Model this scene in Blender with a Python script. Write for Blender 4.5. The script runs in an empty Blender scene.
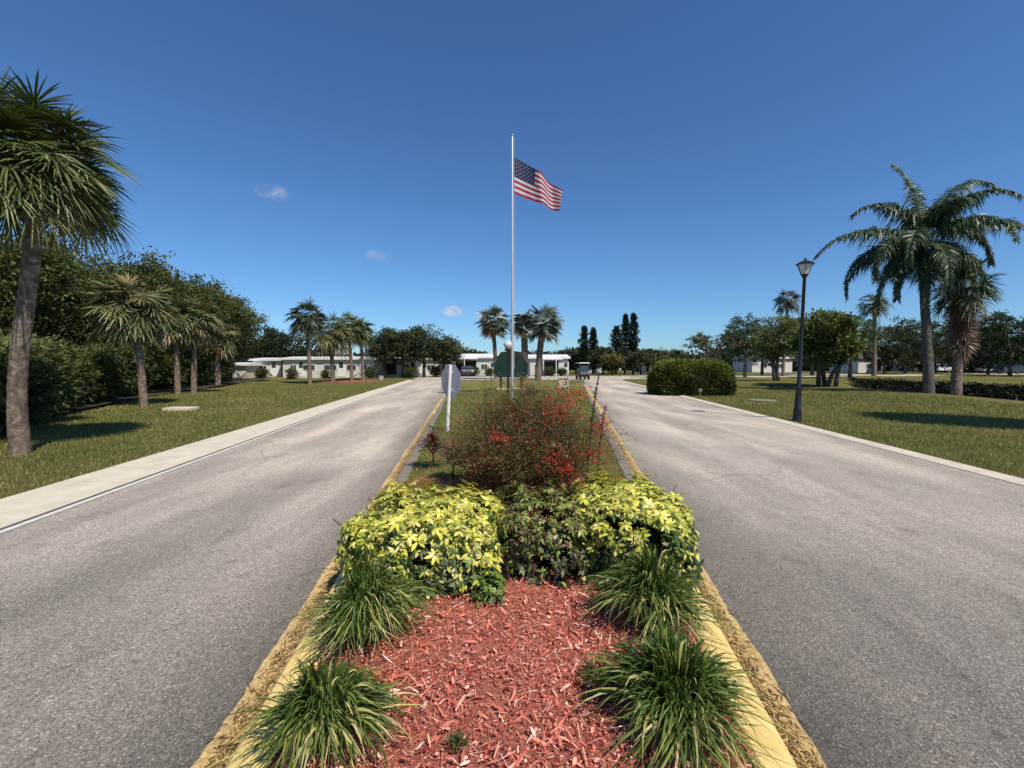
import bpy, math, random
import numpy as np
from mathutils import Vector

scene = bpy.context.scene
COL = scene.collection
rad = math.radians
RNG = np.random.default_rng(11)

# ------------------------------------------------------------------ camera
F = 450.0; CH = 1.6; PITCH = math.atan(19.5 / F)
cam_d = bpy.data.cameras.new("camera"); cam = bpy.data.objects.new("camera", cam_d); COL.objects.link(cam)
cam_d.sensor_fit = 'HORIZONTAL'; cam_d.sensor_width = 36.0; cam_d.lens = 36.0 * F / 1024
cam_d.clip_start = 0.05; cam_d.clip_end = 8000
cam.location = (0, 0, CH); cam.rotation_euler = (math.pi / 2 - PITCH, 0, 0)
scene.camera = cam

def ray(px, py):
    x = (px - 512) / F; v = (384 - py) / F
    return np.array([x, math.cos(PITCH) + v * math.sin(PITCH), -math.sin(PITCH) + v * math.cos(PITCH)])
def gp(px, py, z=0.0):
    d = ray(px, py); t = (z - CH) / d[2]
    return (d[0] * t, d[1] * t)
def hz(py, Y):
    d = ray(512, py); return CH + d[2] * Y / d[1]
def xat(px, Y):
    return (px - 512) / F * Y

# ------------------------------------------------------------------ materials
def new_mat(name):
    m = bpy.data.materials.new(name); m.use_nodes = True
    nt = m.node_tree; nt.nodes.clear()
    out = nt.nodes.new('ShaderNodeOutputMaterial')
    return m, nt, out
def N(nt, typ, **kw):
    n = nt.nodes.new(typ)
    for k, v in kw.items():
        if k in n.inputs.keys() if hasattr(n.inputs, 'keys') else False: n.inputs[k].default_value = v
        else: setattr(n, k, v)
    return n
def L(nt, a, b): nt.links.new(a, b)
def rgba(c): return (c[0], c[1], c[2], 1.0)
def noise(nt, vec, scale, detail=4, rough=0.55, dist=0.0):
    n = nt.nodes.new('ShaderNodeTexNoise'); n.inputs['Scale'].default_value = scale
    n.inputs['Detail'].default_value = detail; n.inputs['Roughness'].default_value = rough
    n.inputs['Distortion'].default_value = dist
    if vec is not None: L(nt, vec, n.inputs['Vector'])
    return n.outputs['Fac']
def ramp(nt, fac, stops):
    r = nt.nodes.new('ShaderNodeValToRGB'); e = r.color_ramp.elements
    e[0].position, e[0].color = stops[0][0], rgba(stops[0][1])
    e[1].position, e[1].color = stops[-1][0], rgba(stops[-1][1])
    for p, c in stops[1:-1]:
        x = e.new(p); x.color = rgba(c)
    L(nt, fac, r.inputs['Fac']); return r.outputs['Color']
def mix(nt, fac, a, b, blend='MIX'):
    m = nt.nodes.new('ShaderNodeMix'); m.data_type = 'RGBA'; m.blend_type = blend
    if isinstance(fac, (int, float)): m.inputs[0].default_value = fac
    else: L(nt, fac, m.inputs[0])
    for s, i in ((a, 6), (b, 7)):
        if isinstance(s, tuple): m.inputs[i].default_value = rgba(s)
        else: L(nt, s, m.inputs[i])
    return m.outputs[2]
def mapping(nt, src, scale=(1, 1, 1), loc=(0, 0, 0)):
    mp = nt.nodes.new('ShaderNodeMapping'); mp.inputs['Scale'].default_value = scale; mp.inputs['Location'].default_value = loc
    L(nt, src, mp.inputs['Vector']); return mp.outputs['Vector']
def coord(nt, which='Object'):
    return nt.nodes.new('ShaderNodeTexCoord').outputs[which]
def bump(nt, h, strength, dist=0.01):
    b = nt.nodes.new('ShaderNodeBump'); b.inputs['Strength'].default_value = strength; b.inputs['Distance'].default_value = dist
    L(nt, h, b.inputs['Height']); return b.outputs['Normal']
def principled(nt, out, color, rough=0.8, metal=0.0, normal=None, spec=0.3):
    p = nt.nodes.new('ShaderNodeBsdfPrincipled')
    if isinstance(color, tuple): p.inputs['Base Color'].default_value = rgba(color)
    else: L(nt, color, p.inputs['Base Color'])
    if isinstance(rough, (int, float)): p.inputs['Roughness'].default_value = rough
    else: L(nt, rough, p.inputs['Roughness'])
    p.inputs['Metallic'].default_value = metal; p.inputs['Specular IOR Level'].default_value = spec
    if normal is not None: L(nt, normal, p.inputs['Normal'])
    L(nt, p.outputs[0], out.inputs['Surface']); return p

def mat_plain(name, c, rough=0.6, metal=0.0, var=0.12, scale=6.0, spec=0.3):
    m, nt, out = new_mat(name); v = coord(nt)
    n = noise(nt, v, scale, 5)
    c2 = tuple(x * (1 - var * 2) for x in c); c1 = tuple(min(1, x * (1 + var)) for x in c)
    principled(nt, out, ramp(nt, n, [(0.3, c2), (0.7, c1)]), rough, metal, spec=spec)
    return m
def mat_leaf(name, transl=0.25, rough=0.55, spec=0.25, gain=1.0):
    m, nt, out = new_mat(name)
    a = nt.nodes.new('ShaderNodeAttribute'); a.attribute_name = 'Col'
    col = mix(nt, 1.0, a.outputs['Color'], (gain, gain, gain), 'MULTIPLY')
    p = nt.nodes.new('ShaderNodeBsdfPrincipled'); L(nt, col, p.inputs['Base Color'])
    p.inputs['Roughness'].default_value = rough; p.inputs['Specular IOR Level'].default_value = spec
    t = nt.nodes.new('ShaderNodeBsdfTranslucent'); L(nt, mix(nt, 1.0, col, (1.2, 1.25, 0.6), 'MULTIPLY'), t.inputs['Color'])
    ms = nt.nodes.new('ShaderNodeMixShader'); ms.inputs[0].default_value = transl
    L(nt, p.outputs[0], ms.inputs[1]); L(nt, t.outputs[0], ms.inputs[2]); L(nt, ms.outputs[0], out.inputs['Surface'])
    return m

M = {}
def build_materials():
    M['leaf'] = mat_leaf('foliage_leaf')
    M['gloss'] = mat_leaf('glossy_leaf', 0.22, 0.42, 0.35)
    M['frond'] = mat_leaf('palm_frond', 0.15, 0.42, 0.4)
    M['dry'] = mat_leaf('dry_matter', 0.1, 0.85, 0.1)
    # lawn ground
    m, nt, out = new_mat('lawn'); v = coord(nt)
    big = noise(nt, v, 0.16, 6, 0.65); mid = noise(nt, mapping(nt, v, (1.5, 0.9, 1)), 1.3, 6, 0.7); fine = noise(nt, v, 38, 6, 0.75)
    c1 = ramp(nt, big, [(0.34, (0.072, 0.088, 0.022)), (0.5, (0.13, 0.127, 0.038)), (0.64, (0.22, 0.175, 0.07))])
    c2 = ramp(nt, mid, [(0.35, (0.06, 0.08, 0.02)), (0.55, (0.15, 0.14, 0.042)), (0.72, (0.25, 0.20, 0.09))])
    c = mix(nt, 0.5, c1, c2); c = mix(nt, 1.0, c, ramp(nt, fine, [(0.3, (0.45, 0.45, 0.45)), (0.7, (1.4, 1.4, 1.35))]), 'MULTIPLY')
    principled(nt, out, c, 0.95, normal=bump(nt, fine, 0.9, 0.04), spec=0.05); M['lawn'] = m
    # median lawn (greener with brown centre)
    m, nt, out = new_mat('median_lawn'); v = coord(nt)
    big = noise(nt, mapping(nt, v, (1.2, 0.35, 1)), 0.9, 6, 0.65); fine = noise(nt, v, 40, 6, 0.75)
    c = ramp(nt, big, [(0.36, (0.11, 0.15, 0.03)), (0.50, (0.18, 0.18, 0.05)), (0.64, (0.30, 0.20, 0.10))])
    c = mix(nt, 1.0, c, ramp(nt, fine, [(0.3, (0.5, 0.5, 0.5)), (0.7, (1.35, 1.35, 1.35))]), 'MULTIPLY')
    principled(nt, out, c, 0.95, normal=bump(nt, fine, 0.9, 0.04), spec=0.05); M['median'] = m
    # asphalt
    m, nt, out = new_mat('asphalt'); v = coord(nt)
    vor = nt.nodes.new('ShaderNodeTexVoronoi'); vor.inputs['Scale'].default_value = 135; L(nt, v, vor.inputs['Vector'])
    spk = ramp(nt, vor.outputs['Color'], [(0.0, (0.34, 0.33, 0.32)), (0.4, (0.80, 0.79, 0.78)), (0.75, (1.12, 1.1, 1.07)), (1.0, (2.2, 2.12, 2.0))])
    fine = noise(nt, v, 210, 3, 0.6)
    fin = ramp(nt, fine, [(0.3, (0.42, 0.42, 0.42)), (0.7, (1.55, 1.55, 1.55))])
    patch = noise(nt, mapping(nt, v, (1.0, 0.22, 1)), 0.9, 5, 0.6, 0.4)
    base = ramp(nt, patch, [(0.32, (0.175, 0.171, 0.164)), (0.5, (0.238, 0.229, 0.217)), (0.66, (0.325, 0.308, 0.286))])
    blot = noise(nt, mapping(nt, v, (0.5, 1.3, 1), (3, 7, 0)), 0.8, 3, 0.5)
    base = mix(nt, 1.0, base, (1.2, 1.2, 1.2), 'MULTIPLY'); base = mix(nt, ramp(nt, blot, [(0.58, (0, 0, 0)), (0.7, (0.55, 0.55, 0.55))]), base, (0.36, 0.33, 0.30))
    # colour painted brighter with distance, imitating grazing-view and exposure brightening of the asphalt
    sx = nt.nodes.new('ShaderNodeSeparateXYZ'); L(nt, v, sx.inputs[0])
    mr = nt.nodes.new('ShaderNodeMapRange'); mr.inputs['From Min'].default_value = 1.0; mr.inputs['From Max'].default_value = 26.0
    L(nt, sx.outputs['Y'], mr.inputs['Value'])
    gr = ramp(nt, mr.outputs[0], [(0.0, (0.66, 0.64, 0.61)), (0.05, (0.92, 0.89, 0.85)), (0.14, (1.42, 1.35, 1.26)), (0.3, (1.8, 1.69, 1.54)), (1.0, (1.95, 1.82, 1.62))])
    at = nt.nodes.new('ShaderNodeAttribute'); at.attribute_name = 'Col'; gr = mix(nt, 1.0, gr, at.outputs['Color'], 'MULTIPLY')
    st = noise(nt, mapping(nt, v, (1, .6, 1), (9, 2, 0)), 2.6, 6, 0.7); base = mix(nt, 1.0, base, ramp(nt, st, [(0.30, (0.72, 0.70, 0.68)), (0.42, (1, 1, 1)), (0.66, (1, 1, 1)), (0.8, (1.18, 1.16, 1.12))]), 'MULTIPLY')
    cv = nt.nodes.new('ShaderNodeTexVoronoi'); cv.feature = 'DISTANCE_TO_EDGE'; cv.inputs['Scale'].default_value = 0.42
    nv = nt.nodes.new('ShaderNodeTexNoise'); nv.inputs['Scale'].default_value = 1.6; nv.inputs['Detail'].default_value = 6; L(nt, v, nv.inputs['Vector'])
    L(nt, mix(nt, 0.28, v, nv.outputs['Color'], 'ADD'), cv.inputs['Vector'])
    ck = ramp(nt, cv.outputs['Distance'], [(0.0, (0.55, 0.55, 0.55)), (0.004, (0.8, 0.8, 0.8)), (0.008, (1, 1, 1))])
    ckm = ramp(nt, noise(nt, v, 0.35, 3), [(0.50, (0, 0, 0)), (0.58, (0.8, 0.8, 0.8))]); base = mix(nt, ckm, base, mix(nt, 1.0, base, ck, 'MULTIPLY'))
    dr = ramp(nt, noise(nt, v, 5.5, 2, 0.4), [(0.72, (1, 1, 1)), (0.76, (0.72, 0.71, 0.7))]); base = mix(nt, 1.0, base, dr, 'MULTIPLY')
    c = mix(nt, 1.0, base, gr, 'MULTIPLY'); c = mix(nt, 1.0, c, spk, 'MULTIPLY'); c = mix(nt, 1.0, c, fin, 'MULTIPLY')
    principled(nt, out, c, 0.85, normal=bump(nt, fine, 0.5, 0.004), spec=0.25); M['asphalt'] = m
    # pale concrete
    def conc(name, a, b, sc=3.0):
        m, nt, out = new_mat(name); v = coord(nt)
        n = noise(nt, v, sc, 7, 0.65); f = noise(nt, v, 120, 3)
        c = ramp(nt, n, [(0.3, a), (0.7, b)]); c = mix(nt, 1.0, c, ramp(nt, f, [(0.3, (0.78, 0.78, 0.78)), (0.7, (1.15, 1.15, 1.15))]), 'MULTIPLY')
        principled(nt, out, c, 0.9, normal=bump(nt, f, 0.3, 0.003), spec=0.2); return m
    M['concrete'] = conc('pale_concrete', (0.50, 0.45, 0.36), (0.66, 0.60, 0.49))
    M['grey_conc'] = conc('weathered_concrete', (0.16, 0.145, 0.125), (0.28, 0.25, 0.215), 6)
    M['edge_line'] = conc('edge_line_paint', (0.5, 0.5, 0.48), (0.68, 0.67, 0.63), 8)
    M['crack'] = conc('gutter_joint', (0.07, 0.065, 0.06), (0.13, 0.12, 0.10), 8)
    # kerb: yellow near nose, grey further on
    m, nt, out = new_mat('kerb_yellow_paint'); v = coord(nt)
    n = noise(nt, v, 9, 7, 0.7); f = noise(nt, v, 150, 3)
    y = ramp(nt, n, [(0.30, (0.50, 0.36, 0.15)), (0.42, (0.70, 0.51, 0.19)), (0.7, (0.80, 0.62, 0.26))])
    g = ramp(nt, n, [(0.3, (0.15, 0.13, 0.10)), (0.7, (0.27, 0.235, 0.19))])
    sx = nt.nodes.new('ShaderNodeSeparateXYZ'); L(nt, v, sx.inputs[0])
    ad = nt.nodes.new('ShaderNodeMath'); ad.operation = 'MULTIPLY_ADD'; L(nt, n, ad.inputs[0]); ad.inputs[1].default_value = 1.5; L(nt, sx.outputs['Y'], ad.inputs[2])
    mr = nt.nodes.new('ShaderNodeMapRange'); mr.inputs['From Min'].default_value = 4.2; mr.inputs['From Max'].default_value = 4.9
    L(nt, ad.outputs[0], mr.inputs['Value'])
    c = mix(nt, mr.outputs[0], y, g); c = mix(nt, 1.0, c, ramp(nt, f, [(0.3, (0.85, 0.85, 0.85)), (0.7, (1.1, 1.1, 1.1))]), 'MULTIPLY')
    principled(nt, out, c, 0.8, normal=bump(nt, f, 0.3, 0.003)); M['kerb'] = m
    # gutter apron: worn yellow
    m, nt, out = new_mat('gutter_apron_worn'); v = coord(nt)
    n = noise(nt, v, 14, 8, 0.75); n2 = noise(nt, v, 60, 5, 0.7); n3 = noise(nt, v, 1.1, 4)
    c = ramp(nt, n, [(0.36, (0.16, 0.11, 0.06)), (0.45, (0.38, 0.26, 0.12)), (0.56, (0.62, 0.44, 0.19)), (0.72, (0.68, 0.56, 0.36))])
    c = mix(nt, ramp(nt, n3, [(0.40, (0, 0, 0)), (0.6, (0.75, 0.75, 0.75))]), c, (0.68, 0.50, 0.22))
    c = mix(nt, 1.0, c, ramp(nt, n2, [(0.3, (0.5, 0.5, 0.5)), (0.7, (1.25, 1.25, 1.25))]), 'MULTIPLY')
    principled(nt, out, c, 0.9, normal=bump(nt, n2, 0.8, 0.01)); M['apron'] = m
    # mulch base
    m, nt, out = new_mat('red_mulch'); v = coord(nt)
    n = noise(nt, v, 45, 6, 0.75, 1.5); n2 = noise(nt, v, 3, 3)
    c = ramp(nt, n, [(0.33, (0.17, 0.028, 0.018)), (0.5, (0.52, 0.15, 0.10)), (0.66, (0.80, 0.38, 0.29))])
    principled(nt, out, c, 0.95, normal=bump(nt, n, 1.0, 0.03)); M['mulch'] = m
    M['soil'] = mat_plain('leaf_litter_soil', (0.06, 0.048, 0.03), 0.95, scale=2.5, var=0.35)
    M['bark_red'] = mat_plain('reddish_mulch_ring', (0.26, 0.11, 0.07), 0.95, scale=2.5, var=0.3)
    # palm bark
    def bark(name, a, b, c_, zs=9.0, gain=0.9):
        m, nt, out = new_mat(name); v = coord(nt)
        r = noise(nt, mapping(nt, v, (3, 3, zs)), 2.2, 7, 0.7, 0.8); f = noise(nt, mapping(nt, v, (6, 6, 1.6)), 5, 8, 0.8)
        col = ramp(nt, r, [(0.3, a), (0.5, b), (0.72, c_)])
        col = mix(nt, 1.0, col, ramp(nt, f, [(0.3, (0.55, 0.55, 0.55)), (0.7, (1.3, 1.3, 1.3))]), 'MULTIPLY')
        hm = mix(nt, 0.5, r, f)
        principled(nt, out, col, 0.95, normal=bump(nt, hm, gain, 0.05), spec=0.1); return m
    M['palm_bark'] = bark('palm_bark', (0.07, 0.05, 0.038), (0.20, 0.15, 0.115), (0.46, 0.38, 0.31), 3.5, 1.0)
    M['grey_bark'] = bark('grey_bark', (0.05, 0.045, 0.038), (0.13, 0.115, 0.10), (0.25, 0.23, 0.2), 3)
    M['dark_bark'] = bark('dark_bark', (0.03, 0.025, 0.02), (0.075, 0.06, 0.045), (0.14, 0.11, 0.085), 3)
    M['twig'] = mat_plain('brown_twig', (0.09, 0.06, 0.04), 0.9)
    M['white_metal'] = mat_plain('white_enamel', (0.78, 0.78, 0.77), 0.4, 0, 0.05)
    M['pole_metal'] = mat_plain('brushed_aluminium', (0.48, 0.48, 0.49), 0.4, 0.3, 0.06, spec=0.5)
    M['sign_back'] = mat_plain('dull_aluminium_sheet', (0.42, 0.43, 0.48), 0.55, 0.05, 0.08, 9)
    M['black_metal'] = mat_plain('black_painted_metal', (0.012, 0.012, 0.014), 0.35, 0, 0.1, spec=0.5)
    M['siding'] = siding('white_siding', (0.74, 0.73, 0.69))
    M['siding_cream'] = siding('cream_siding', (0.66, 0.61, 0.48))
    M['siding_grey'] = siding('pale_grey_siding', (0.5, 0.52, 0.52))
    M['roof_white'] = mat_plain('white_metal_roof', (0.72, 0.72, 0.72), 0.5, 0, 0.08)
    M['roof_grey'] = mat_plain('grey_shingle_roof', (0.3, 0.29, 0.28), 0.9, 0, 0.2, 20)
    M['trim'] = mat_plain('white_trim', (0.75, 0.75, 0.73), 0.5, 0, 0.05)
    M['shade'] = mat_plain('painted_carport_shade', (0.03, 0.032, 0.036), 0.6, 0, 0.2)  # near-black colour standing in for shade under the carports
    M['green_paint'] = mat_plain('dark_green_paint', (0.006, 0.032, 0.028), 0.6, 0, 0.35, 4)
    M['brown_paint'] = mat_plain('dark_brown_wood', (0.06, 0.03, 0.022), 0.7, 0, 0.2)
    M['car_white'] = mat_plain('white_car_paint', (0.75, 0.75, 0.76), 0.25, 0, 0.02, spec=0.6)
    M['car_dark'] = mat_plain('dark_car_paint', (0.03, 0.035, 0.045), 0.25, 0, 0.05, spec=0.6)
    M['cart_body'] = mat_plain('dark_cart_body', (0.03, 0.022, 0.026), 0.35, 0, 0.05, spec=0.5)
    M['rubber'] = mat_plain('black_rubber', (0.02, 0.02, 0.02), 0.85, 0, 0.1)
    M['rim'] = mat_plain('silver_rim', (0.5, 0.5, 0.5), 0.35, 0.6, 0.05)
    M['seat'] = mat_plain('tan_vinyl', (0.45, 0.38, 0.28), 0.6, 0, 0.1)
    M['flag_red'] = cloth('flag_red_cloth', (0.42, 0.02, 0.035)); M['flag_white'] = cloth('flag_white_cloth', (0.72, 0.71, 0.74)); M['flag_blue'] = cloth('flag_blue_cloth', (0.015, 0.022, 0.10))
    # glass
    m, nt, out = new_mat('window_glass'); principled(nt, out, (0.04, 0.05, 0.06), 0.08, 0, spec=0.8); M['glass'] = m
    m, nt, out = new_mat('frosted_lamp_glass')
    p = principled(nt, out, (0.8, 0.8, 0.78), 0.25, 0, spec=0.5); p.inputs['Transmission Weight'].default_value = 0.35; M['lamp_glass'] = m
    m, nt, out = new_mat('clear_lamp_pane')
    p = principled(nt, out, (0.62, 0.66, 0.66), 0.2, 0, spec=0.6); p.inputs['Transmission Weight'].default_value = 0.5; M['pane'] = m; p.inputs['Transmission Weight'].default_value = 0.15
    m, nt, out = new_mat('canal_water'); v = coord(nt); n = noise(nt, v, 1.5, 4)
    principled(nt, out, (0.015, 0.02, 0.015), 0.06, 0, normal=bump(nt, n, 0.15, 0.05), spec=0.6); M['water'] = m
    m, nt, out = new_mat('bank_growth'); v = coord(nt); n = noise(nt, v, 2.2, 7, 0.7)
    principled(nt, out, ramp(nt, n, [(0.35, (0.008, 0.009, 0.005)), (0.7, (0.035, 0.036, 0.018))]), 0.95, normal=bump(nt, n, 1.0, 0.1), spec=0.05); M['bank'] = m
def siding(name, c):
    m, nt, out = new_mat(name); v = coord(nt)
    w = nt.nodes.new('ShaderNodeTexWave'); w.wave_type = 'BANDS'; w.bands_direction = 'Z'; w.wave_profile = 'SAW'; w.inputs['Scale'].default_value = 4.5
    L(nt, v, w.inputs['Vector'])
    n = noise(nt, v, 1.2, 5)
    col = ramp(nt, n, [(0.3, tuple(x * 0.82 for x in c)), (0.7, c)])
    principled(nt, out, col, 0.6, normal=bump(nt, w.outputs['Fac'], 0.5, 0.02)); return m
def cloth(name, c):
    m, nt, out = new_mat(name); v = coord(nt); n = noise(nt, v, 5, 4)
    col = ramp(nt, n, [(0.3, tuple(x * 0.85 for x in c)), (0.7, c)])
    p = nt.nodes.new('ShaderNodeBsdfPrincipled'); L(nt, col, p.inputs['Base Color']); p.inputs['Roughness'].default_value = 0.75
    t = nt.nodes.new('ShaderNodeBsdfTranslucent'); L(nt, col, t.inputs['Color'])
    ms = nt.nodes.new('ShaderNodeMixShader'); ms.inputs[0].default_value = 0.35
    L(nt, p.outputs[0], ms.inputs[1]); L(nt, t.outputs[0], ms.inputs[2]); L(nt, ms.outputs[0], out.inputs['Surface']); return m
build_materials()

# ------------------------------------------------------------------ mesh helpers
class Acc:
    def __init__(s): s.v = []; s.q = []; s.t = []; s.c = []; s.n = 0; s.hascol = False
    def add(s, v, q=None, t=None, c=None):
        v = np.asarray(v, float).reshape(-1, 3)
        if q is not None and len(q): s.q.append(np.asarray(q, int).reshape(-1, 4) + s.n)
        if t is not None and len(t): s.t.append(np.asarray(t, int).reshape(-1, 3) + s.n)
        if c is None: c = np.full((len(v), 3), 0.5)
        else:
            s.hascol = True; c = np.asarray(c, float)
            if c.ndim == 1: c = np.tile(c, (len(v), 1))
        s.c.append(c); s.v.append(v); s.n += len(v); return s
    def build(s, name, mat, parent=None, smooth=False, loc=None):
        me = bpy.data.meshes.new(name)
        V = np.concatenate(s.v) if s.v else np.zeros((0, 3))
        Q = np.concatenate(s.q) if s.q else np.zeros((0, 4), int); T = np.concatenate(s.t) if s.t else np.zeros((0, 3), int)
        me.vertices.add(len(V)); me.vertices.foreach_set('co', V.astype(np.float32).ravel())
        nl = len(Q) * 4 + len(T) * 3
        me.loops.add(nl); me.loops.foreach_set('vertex_index', np.concatenate([Q.ravel(), T.ravel()]).astype(np.int32))
        me.polygons.add(len(Q) + len(T))
        st = np.concatenate([np.arange(len(Q)) * 4, len(Q) * 4 + np.arange(len(T)) * 3]).astype(np.int32)
        me.polygons.foreach_set('loop_start', st)
        me.update(calc_edges=True)
        if s.hascol:
            a = me.color_attributes.new('Col', 'FLOAT_COLOR', 'POINT')
            C = np.concatenate(s.c); a.data.foreach_set('color', np.concatenate([np.clip(C, 0, 1), np.ones((len(C), 1))], 1).astype(np.float32).ravel())
        me.polygons.foreach_set('use_smooth', np.full(len(me.polygons), bool(smooth)))
        me.materials.append(mat)
        o = bpy.data.objects.new(name, me); COL.objects.link(o)
        if parent is not None: o.parent = parent
        if loc is not None: o.location = loc
        return o
def box(a, x0, x1, y0, y1, z0, z1):
    v = [(x, y, z) for z in (z0, z1) for y in (y0, y1) for x in (x0, x1)]
    a.add(v, q=[(0, 2, 3, 1), (4, 5, 7, 6), (0, 1, 5, 4), (2, 6, 7, 3), (0, 4, 6, 2), (1, 3, 7, 5)]); return a
def tube(a, pts, rs, n=10, cap=True, c=None, flat=None):
    pts = np.asarray(pts, float); k = len(pts); rs = np.broadcast_to(np.asarray(rs, float), (k,))
    tan = np.gradient(pts, axis=0); tan /= np.linalg.norm(tan, axis=1, keepdims=True) + 1e-9
    ref = np.array([0, 1.0, 0]) if abs(tan[0][2]) > 0.7 else np.array([0, 0, 1.0])
    u = np.cross(tan, ref); u /= np.linalg.norm(u, axis=1, keepdims=True) + 1e-9; w = np.cross(tan, u)
    th = np.arange(n) / n * 2 * math.pi
    V = pts[:, None] + rs[:, None, None] * (np.cos(th)[None, :, None] * u[:, None] + np.sin(th)[None, :, None] * w[:, None])
    q = []
    for i in range(k - 1):
        for j in range(n):
            q.append((i * n + j, i * n + (j + 1) % n, (i + 1) * n + (j + 1) % n, (i + 1) * n + j))
    V = V.reshape(-1, 3); t = []
    if cap:
        V = np.concatenate([V, pts[:1], pts[-1:]]); b = k * n
        for j in range(n):
            t.append((b, (j + 1) % n, j)); t.append((b + 1, (k - 1) * n + j, (k - 1) * n + (j + 1) % n))
    a.add(V, q=q, t=t, c=c); return a
def lathe(a, prof, n=20, c=(0, 0), seg0=0.0):
    k = len(prof); V = []
    for r, z in prof:
        for j in range(n):
            th = j / n * 2 * math.pi + seg0; V.append((c[0] + r * math.cos(th), c[1] + r * math.sin(th), z))
    q = [(i * n + j, i * n + (j + 1) % n, (i + 1) * n + (j + 1) % n, (i + 1) * n + j) for i in range(k - 1) for j in range(n)]
    a.add(V, q=q); return a
def strips(a, P, W, side, c):
    """P (N,S,3) centre lines, W (N,S) half widths, side (N,S,3) or (N,3), c (N,S,3) or (N,3)"""
    n, s, _ = P.shape
    if side.ndim == 2: side = np.repeat(side[:, None], s, 1)
    if c.ndim == 2: c = np.repeat(c[:, None], s, 1)
    A = P - side * W[..., None]; B = P + side * W[..., None]
    V = np.stack([A, B], 2).reshape(-1, 3); C = np.stack([c, c], 2).reshape(-1, 3)
    i = (np.arange(n) * s * 2)[:, None] + (np.arange(s - 1) * 2)[None]
    Q = np.stack([i, i + 1, i + 3, i + 2], -1).reshape(-1, 4)
    a.add(V, q=Q, c=C); return a
def unit(v): return v / (np.linalg.norm(v, axis=-1, keepdims=True) + 1e-9)
def leaves(a, p, d, ln, wd, c, rng=RNG, fold=0.0):
    """diamond leaves"""
    n = len(p); d = unit(d); r = unit(rng.normal(size=(n, 3))); s = unit(np.cross(d, r)); nn = np.cross(s, d)
    ln = np.broadcast_to(ln, (n,))[:, None]; wd = np.broadcast_to(wd, (n,))[:, None]
    m = p + d * ln * 0.45 + nn * fold * wd
    V = np.stack([p, m + s * wd, p + d * ln, m - s * wd], 1).reshape(-1, 3)
    i = np.arange(n) * 4; Q = np.stack([i, i + 1, i + 2, i + 3], 1)
    a.add(V, q=Q, c=np.repeat(np.asarray(c), 4, 0)); return a

def tag(o, label=None, cat=None, group=None, kind=None):
    if label: o['label'] = label
    if cat: o['category'] = cat
    if group: o['group'] = group
    if kind: o['kind'] = kind
    return o
def thing(name, label, cat, loc=(0, 0, 0), rz=0.0, group=None):
    o = bpy.data.objects.new(name, None); COL.objects.link(o); o.empty_display_size = 0.3
    o.location = loc; o.rotation_euler = (0, 0, rz); return tag(o, label, cat, group)
def struct(name, acc, mat, **kw): return tag(acc.build(name, mat, **kw), kind='structure')
def dup(root, loc, rz=0.0, sc=1.0, label=None, group=None):
    r = root.copy(); COL.objects.link(r); r.location = loc; r.rotation_euler = (0, 0, rz); r.scale = (sc, sc, sc) if not isinstance(sc, tuple) else sc
    if label: r['label'] = label
    if group: r['group'] = group
    def rec(src, dst):
        for ch in list(src.children):
            c = ch.copy(); COL.objects.link(c); c.parent = dst; rec(ch, c)
    rec(root, r); return r

# ------------------------------------------------------------------ sky and sun
SUN_EL = rad(54); sdir = unit(np.array([0.59, -0.81, 0.0])); sdir = np.array([sdir[0] * math.cos(SUN_EL), sdir[1] * math.cos(SUN_EL), math.sin(SUN_EL)])
w = bpy.data.worlds.new("World"); scene.world = w; w.use_nodes = True; nt = w.node_tree; nt.nodes.clear()
wo = nt.nodes.new('ShaderNodeOutputWorld'); bg = nt.nodes.new('ShaderNodeBackground'); sky = nt.nodes.new('ShaderNodeTexSky')
sky.sky_type = 'NISHITA'; sky.sun_disc = False; sky.sun_elevation = SUN_EL; sky.sun_rotation = math.atan2(sdir[0], sdir[1])
sky.air_density = 1.0; sky.dust_density = 0.25; sky.ozone_density = 3.0; sky.altitude = 0
tc = nt.nodes.new('ShaderNodeTexCoord')
cl_total = None
nz = noise(nt, tc.outputs['Generated'], 34, 6, 0.65, 0.6)
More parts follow.
